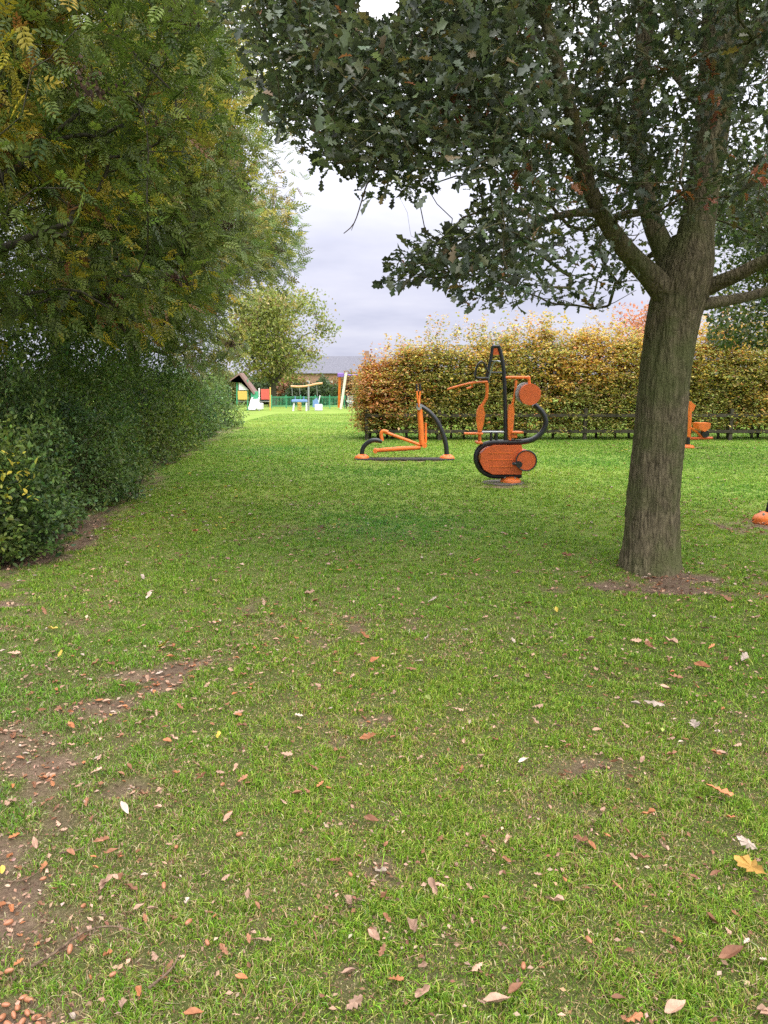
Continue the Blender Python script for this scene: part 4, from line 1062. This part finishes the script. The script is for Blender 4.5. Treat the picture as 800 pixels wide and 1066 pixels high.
LM = {'tan': litter_mat('tan_dry_leaf', (.43, .27, .19)), 'brown': litter_mat('brown_dry_leaf', (.26, .12, .065)), 'orange': litter_mat('orange_dry_leaf', (.42, .17, .075)), 'yellow': litter_mat('yellow_leaf', (.55, .42, .08)),
      'pale': litter_mat('pale_leaf_underside', (.50, .40, .33)), 'ochre': litter_mat('ochre_leaf', (.44, .25, .06)), 'green': litter_mat('green_fallen_leaf', (.36, .42, .12))}
lib = {}
for key in LM:
    for si, (sd, nm) in enumerate(((side_oak, 'oak'), (side_oval, 'oval'), (side_frag, 'frag'), (side_oak, 'oak2'))):
        V, T = curled(sd, [.5, .8, 1.1, -.6][si], [.2, -.4, .3, .5][si], 900+si)
        me = mesh_data('fallen_leaf', V, T, None, None, False); me.materials.append(LM[key]); lib[(key, si)] = me
lib_np = [curled(sd, cu, tw, 900+i) for i, (sd, cu, tw) in enumerate(((side_oak, .5, .2), (side_oval, .8, -.4), (side_frag, 1.1, .3)))]
lc = {'ochre': (.44, .25, .06), 'tan': (.43, .27, .19), 'brown': (.26, .12, .065), 'orange': (.42, .17, .075), 'yellow': (.55, .42, .08), 'pale': (.50, .40, .33), 'green': (.36, .42, .12)}
L_ = []   # x, y, size, colour, shape, label
special = [
 (172, 676, .11, 'yellow', 0, 'bright yellow leaf fallen left of the worn track'), (545, 798, .05, 'pale', 1, 'small whitish leaf lying alone in the middle of the foreground lawn'),
 (384, 775, .075, 'orange', 0, 'orange leaf fallen at the centre of the foreground'), (446, 731, .05, 'green', 1, 'yellow-green leaf lying on the lawn ahead of the orange central one'),
 (723, 761, .10, 'pale', 0, 'pale pink oak leaf lying on its own below the leaf cluster'), (681, 735, .095, 'pale', 3, 'pale curled leaf at the bottom of the cluster of fallen leaves'), (693, 722, .075, 'tan', 1, 'pinkish leaf in the middle of the cluster of fallen leaves'),
 (704, 711, .10, 'brown', 0, 'red-brown leaf at the top of the cluster of fallen leaves'), (731, 700, .09, 'orange', 1, 'orange-brown leaf just above and right of the leaf cluster'), (774, 691, .08, 'pale', 0, 'pale leaf nearest the oak near the right edge'),
 (786, 648, .10, 'tan', 0, 'tan upright leaf right of the oak near the right edge'), (748, 833, .09, 'orange', 0, 'orange-tan leaf near the right edge in the lower lawn'), (778, 890, .075, 'pale', 3, 'pale pink leaf near the right edge above the ochre one'),
 (781, 916, .105, 'ochre', 0, 'large ochre oak leaf at the right edge'), (760, 1008, .07, 'brown', 1, 'brown curled leaf in the lower right corner'), (390, 692, .075, 'orange', 1, 'light brown leaf left of centre in the mid lawn'),
 (443, 668, .08, 'pale', 3, 'whitish folded leaf in the mid lawn right of centre'), (675, 857, .05, 'orange', 2, 'small orange fragment in the lower right lawn'), (2, 907, .04, 'yellow', 1, 'round yellow leaf on bare soil at the left edge')]
for px, py, sz, c, sh, lb in special: g = G(px, py); L_.append([g[0], g[1], sz*1.15, c, sh, lb])
plain = [(550, 631, .1, 'brown'), (615, 669, .1, 'tan'), (555, 682, .05, 'tan'), (662, 669, .07, 'tan'), (697, 671, .1, 'tan'), (535, 668, .06, 'pale'), (484, 657, .05, 'pale'), (467, 637, .07, 'brown'), (505, 645, .06, 'tan'), (428, 697, .07, 'brown'),
 (476, 740, .07, 'tan'), (559, 736, .07, 'tan'), (481, 803, .05, 'orange'), (653, 693, .08, 'brown'), (760, 712, .06, 'tan'), (727, 836, .05, 'brown'), (689, 888, .05, 'tan'), (605, 882, .06, 'brown'), (616, 887, .045, 'orange'),
 (633, 875, .05, 'orange'), (452, 930, .06, 'tan'), (577, 946, .06, 'tan'), (430, 974, .08, 'tan'), (518, 1050, .075, 'tan'), (702, 1060, .08, 'tan'), (412, 1026, .05, 'orange'), (705, 985, .04, 'orange'), (740, 967, .06, 'brown'),
 (323, 622, .09, 'tan'), (329, 628, .07, 'brown'), (350, 690, .04, 'brown'), (367, 706, .05, 'tan'), (248, 748, .05, 'orange'), (104, 729, .06, 'orange'), (175, 777, .06, 'orange'), (176, 718, .06, 'tan'), (75, 760, .06, 'orange'), (55, 658, .07, 'yellow'),
 (63, 683, .06, 'yellow'), (4, 680, .05, 'pale'), (211, 815, .05, 'brown'), (130, 847, .06, 'pale'), (150, 833, .04, 'brown'), (165, 847, .06, 'tan'), (15, 868, .05, 'orange'), (52, 805, .05, 'tan'), (157, 519, .09, 'pale'), (165, 572, .07, 'yellow'),
 (230, 541, .09, 'yellow'), (246, 519, .09, 'yellow'), (150, 604, .08, 'pale'), (207, 617, .08, 'tan'), (275, 630, .07, 'tan'), (118, 740, .04, 'pale'), (350, 782, .05, 'brown'), (312, 762, .04, 'tan'), (390, 980, .06, 'tan'), (252, 1024, .04, 'orange'),
 (310, 830, .05, 'brown'), (370, 1050, .07, 'tan'), (690, 762, .04, 'green'), (745, 790, .05, 'orange'), (700, 790, .05, 'brown'), (545, 560, .12, 'tan'), (620, 560, .1, 'tan'), (590, 582, .1, 'brown')]
for px, py, sz, c in plain: g = G(px, py); L_.append([g[0]+.0, g[1], sz, c, int(rng.integers(4)), None])
def rand_leaves(n, y0, y1, keepf, sizes, cols, w):
    k = 0
    while k < n:
        y = math.sqrt(rng.uniform(y0*y0, y1*y1)); x = rng.uniform(-.60, .60)*y
        if not keepf(x, y): continue
        L_.append([x, y, float(np.clip(rng.normal(*sizes), .018, .11)), str(rng.choice(cols, p=w)), int(rng.integers(4)), None]); k += 1
ok = lambda x, y: x > edge_x(y)+.1
cl = ['tan', 'brown', 'orange', 'pale', 'yellow']
rand_leaves(480, 1.5, 4.6, ok, (.032, .013), cl, [.46, .36, .12, .05, .01])
rand_leaves(260, 1.5, 6.5, lambda x, y: ok(x, y) and path_d(np.array([x]), np.array([y]))[0] < .55, (.034, .012), cl, [.42, .38, .14, .06, 0])
rand_leaves(150, 4, 8.5, ok, (.055, .018), cl, [.42, .25, .13, .15, .05])
rand_leaves(120, 8, 16, lambda x, y: ok(x, y) and (x < -.5 or rng.random() < .4), (.07, .015), cl, [.3, .15, .1, .25, .2])
rand_leaves(120, 8, 22, lambda x, y: 0.1 < x-edge_x(y) < 2.2, (.07, .015), cl, [.25, .1, .05, .25, .35])
ob = G(680, 600)
rand_leaves(60, 4.8, 8, lambda x, y: (x-ob[0])**2/1.2+(y-ob[1]-.1)**2 < .8, (.05, .015), cl, [.35, .5, .1, .05, 0])
ge = G(780, 545)
rand_leaves(70, 7.5, 10.5, lambda x, y: abs(x-ge[0]) < 1.2 and abs(y-ge[1]) < .8, (.065, .015), cl, [.5, .3, .1, .1, 0])
rand_leaves(120, 17, 23, lambda x, y: x > 5, (.08, .015), cl, [.4, .2, .1, .2, .1])
rand_leaves(160, 1.5, 4.5, lambda x, y: ok(x, y) and dirtf(np.array([x]), np.array([y]))[0] > .5, (.028, .01), cl, [.4, .4, .12, .08, 0])
prio = [(1e6 if l[5] else 0)+l[2]*F/max(l[1], .5)*(1 if abs(l[0]) < .53*l[1] else .01) for l in L_]
order = np.argsort(prio)[::-1]; NI = 290
names = {'tan': 'dry tan oak leaf scattered on the lawn', 'brown': 'dark brown dead leaf scattered on the lawn', 'orange': 'orange-brown leaf scattered on the lawn', 'yellow': 'yellow leaf scattered along the lawn near the shrubs', 'pale': 'pale whitish curled leaf scattered on the lawn', 'green': 'yellowish green leaf scattered on the lawn'}
groups = {k: v.replace(' leaf', ' leaves') for k, v in names.items()}
rest = []
for r_, i in enumerate(order):
    x, y, sz, c, sh, lb = L_[i]
    z = gz(x, y)+(.010 if dirtf(np.array([x]), np.array([y]))[0] > .5 else .024)+sz*.07+(.012 if lb else 0)
    if r_ < NI:
        o = bpy.data.objects.new('fallen_leaf', lib[(c, sh)]); col_main.objects.link(o)
        o.location = (x, y, z); o.rotation_euler = (rng.normal(0, .3), rng.normal(0, .3), rng.uniform(0, 2*PI)); o.scale = (sz, sz, sz)
        tag(o, lb or names[c], 'leaf', groups[c] if not lb else 'fallen leaves that stand out on the lawn')
    else: rest.append((x, y, z-.006, sz, c, sh % 3))
Vs = []; Ts = []; Cs = []; k = 0
for x, y, z, sz, c, sh in rest:
    V, T = lib_np[sh]; a = rng.uniform(0, 2*PI); R = np.array([[math.cos(a), -math.sin(a), 0], [math.sin(a), math.cos(a), 0], [0, 0, 1]])
    Vs.append(V@R.T*sz+[x, y, z]); Ts.append(T+k); k += len(V); Cs.append(np.tile(np.array(lc[c])*rng.uniform(.7, 1.2), (len(V), 1)))
# crumbs of dead leaf and bark between the blades
n = 26000; y = 1.3+(rng.random(n)**1.5)*10; x = rng.uniform(-.62, .62, n)*y; kk = (x > edge_x(y)-.3)&(rng.random(n) < .10+.5*sstep(.45, .7, fbm(np.stack([x, y], -1), 2.4, 88, 3))+.75*dirtf(x, y)); x = x[kk]; y = y[kk]; n = len(x)
pos = np.stack([x, y, height(x, y)+.004+.022*rng.random(n)], -1)
V, T, C = scatter(QUADLEAF[0], QUADLEAF[1], pos, frames(norm(rng.normal(0, 1, (n, 3))*[1, 1, .3]), np.array([0, 0, 1])+rng.normal(0, .4, (n, 3))), rng.uniform(.006, .024, n)*np.clip(y/3, 1, 2.2), pick([(2, (.40, .25, .18)), (2, (.22, .11, .065)), (.5, (.46, .34, .25)), (1, (.1, .06, .04))], n, .2))
Vs.append(V); Ts.append(T+k); Cs.append(C)
tag(mk('leaf_litter', M['dry'], None, np.vstack(Vs), np.vstack(Ts), None, np.vstack(Cs), False, (0, 0, 0)), 'fine crumbs of dead leaves strewn through the turf', 'leaf litter', kind='stuff')

# acorns
prof = [(0, -.5), (.05, -.47), (.16, -.36), (.24, -.18), (.265, .05), (.25, .25), (.19, .4), (.10, .47), (0, .49)]
ac = MB().lathe((0, 0, 0), prof, 16); V = np.vstack(ac.V); Qa = np.vstack(ac.Q)
acme = mesh_data('acorn', V, None, Qa, None, True); acme.materials.append(M['nut'])
def acorn(px, py, lab, grp, dz=.0):
    g = G(px, py); o = bpy.data.objects.new('acorn', acme); col_main.objects.link(o); s = rng.uniform(.022, .030)
    o.location = (g[0], g[1], gz(g[0], g[1])+.01+dz); o.rotation_euler = (PI/2+rng.normal(0, .25), rng.normal(0, .2), rng.uniform(0, 2*PI)); o.scale = (s, s, s); tag(o, lab, 'acorn', grp)
for px, py in [(8, 1060), (14, 1050), (22, 1058), (18, 1042), (28, 1048), (38, 1053), (41, 1061), (30, 1036), (6, 1040), (24, 1034), (2, 1052)]:
    acorn(px, py, 'reddish acorn in the pile on bare soil at the bottom left corner', 'acorns piled at the bottom left corner')
for px, py in [(87, 944), (9, 960), (10, 1012), (118, 1016), (171, 925), (197, 963), (216, 984), (184, 886), (250, 872), (73, 988), (45, 913), (365, 913), (232, 820), (545, 1010), (613, 985)]:
    acorn(px, py, 'single brown acorn lying loose in the foreground turf', 'acorns scattered in the foreground turf', .012)
# twigs
def twig(lab, pts, r, forks=()):
    P = [G(px, py) for px, py in pts]; P = [np.array([p[0], p[1], gz(p[0], p[1])+.028]) for p in P]
    mb = MB().tube(P, np.linspace(r, r*.4, len(P)), 6, .03)
    for a, b in forks:
        q = [G(*a), G(*b)]; q = [np.array([p[0], p[1], gz(p[0], p[1])+.03]) for p in q]; mb.tube(q, [r*.5, r*.25], 5)
    o = mb.build('twig', M['twig'], None, True, tuple(P[0])); tag(o, lab, 'twig', 'fallen twigs in the foreground')
twig('long bent twig lying in the bottom left turf', [(33, 1011), (58, 994), (80, 975), (100, 968), (125, 968), (148, 978)], .0045, [((80, 975), (84, 962)), ((100, 968), (97, 976)), ((125, 968), (122, 961))])
twig('short forked twig just right of the long bent twig', [(155, 1034), (170, 1022), (182, 1010), (188, 995)], .0045, [((170, 1022), (172, 1008))])
twig('thin twig across the bare soil at the left edge', [(0, 918), (20, 917), (35, 911), (50, 902)], .003)
twig('thin straight twig above the bare soil patch', [(62, 891), (80, 889), (90, 886)], .0035)

# ------------------------------------------------------------------ light
SUN_EL, SUN_AZ = math.radians(44), math.radians(152)     # azimuth: where the sun stands, clockwise from +Y
w = bpy.data.worlds.new('World'); scene.world = w; w.use_nodes = True; nt = w.node_tree; nt.nodes.clear(); L = nt.links.new
out = nt.nodes.new('ShaderNodeOutputWorld'); bg = N(nt, 'ShaderNodeBackground', Strength=.1)
sky = N(nt, 'ShaderNodeTexSky', sky_type='NISHITA'); sky.sun_disc = False; sky.sun_elevation = SUN_EL; sky.sun_rotation = SUN_AZ
tc = nt.nodes.new('ShaderNodeTexCoord'); sx = nt.nodes.new('ShaderNodeSeparateXYZ'); L(tc.outputs['Generated'], sx.inputs[0])
zc = N(nt, 'ShaderNodeMath', operation='MAXIMUM'); zc.inputs[1].default_value = 0.0; L(sx.outputs[2], zc.inputs[0])
cr = ramp(nt, [(0, (.64, .645, .78)), (.12, (.70, .70, .84)), (.3, (.92, .92, 1.0)), (.5, (1.0, 1.0, 1.0))], zc.outputs[0])
# cloud deck seen in perspective
dv = N(nt, 'ShaderNodeMath', operation='ADD'); dv.inputs[1].default_value = .12; L(zc.outputs[0], dv.inputs[0])
cx = nt.nodes.new('ShaderNodeMath'); cx.operation = 'DIVIDE'; L(sx.outputs[0], cx.inputs[0]); L(dv.outputs[0], cx.inputs[1])
cy = nt.nodes.new('ShaderNodeMath'); cy.operation = 'DIVIDE'; L(sx.outputs[1], cy.inputs[0]); L(dv.outputs[0], cy.inputs[1])
cb = nt.nodes.new('ShaderNodeCombineXYZ'); L(cx.outputs[0], cb.inputs[0]); L(cy.outputs[0], cb.inputs[1])
cn = N(nt, 'ShaderNodeTexNoise', Scale=.9, Detail=5, Roughness=.55); L(cb.outputs[0], cn.inputs['Vector'])
cm = ramp(nt, [(.34, (.85, .86, .91)), (.48, (.98, .98, 1)), (.62, (1.10, 1.09, 1.06))], cn.outputs[0])
mu = N(nt, 'ShaderNodeMix', data_type='RGBA', blend_type='MULTIPLY'); mu.inputs[0].default_value = 1; L(cr.outputs[0], mu.inputs[6]); L(cm.outputs[0], mu.inputs[7])
zr = ramp(nt, [(0, (.215,)*3), (.18, (.222,)*3), (.30, (.31,)*3), (.45, (.42,)*3), (1, (1,)*3)], zc.outputs[0]); zs = N(nt, 'ShaderNodeMath', operation='MULTIPLY'); zs.inputs[1].default_value = 32.0; L(zr.outputs[0], zs.inputs[0])
sc_ = N(nt, 'ShaderNodeVectorMath', operation='SCALE'); L(mu.outputs[2], sc_.inputs[0]); L(zs.outputs[0], sc_.inputs['Scale'])
mxs = N(nt, 'ShaderNodeMix', data_type='RGBA'); mxs.inputs[0].default_value = .93; L(sky.outputs[0], mxs.inputs[6]); L(sc_.outputs[0], mxs.inputs[7])
L(mxs.outputs[2], bg.inputs['Color']); L(bg.outputs[0], out.inputs[0])
sd = bpy.data.lights.new('sun', 'SUN'); sd.energy = 1.5; sd.angle = math.radians(22); sd.color = (1, .96, .9)
so = bpy.data.objects.new('sun', sd); col_main.objects.link(so)
dirv = Vector((math.sin(SUN_AZ)*math.cos(SUN_EL), math.cos(SUN_AZ)*math.cos(SUN_EL), math.sin(SUN_EL)))
so.rotation_euler = dirv.to_track_quat('Z', 'Y').to_euler(); so.location = (-5, -5, 20)
scene.view_settings.view_transform = 'Standard'; scene.view_settings.look = 'None'; scene.view_settings.exposure = 0.68; scene.view_settings.gamma = 1
scene.view_settings.use_curve_mapping = False
cy_ = scene.cycles
cy_.max_bounces = 6; cy_.diffuse_bounces = 3; cy_.glossy_bounces = 2; cy_.transmission_bounces = 3; cy_.transparent_max_bounces = 4
cy_.use_adaptive_sampling = True; cy_.adaptive_threshold = .01
cy_.use_denoising = False
try: cy_.denoiser = 'OPENIMAGEDENOISE'
except Exception: pass
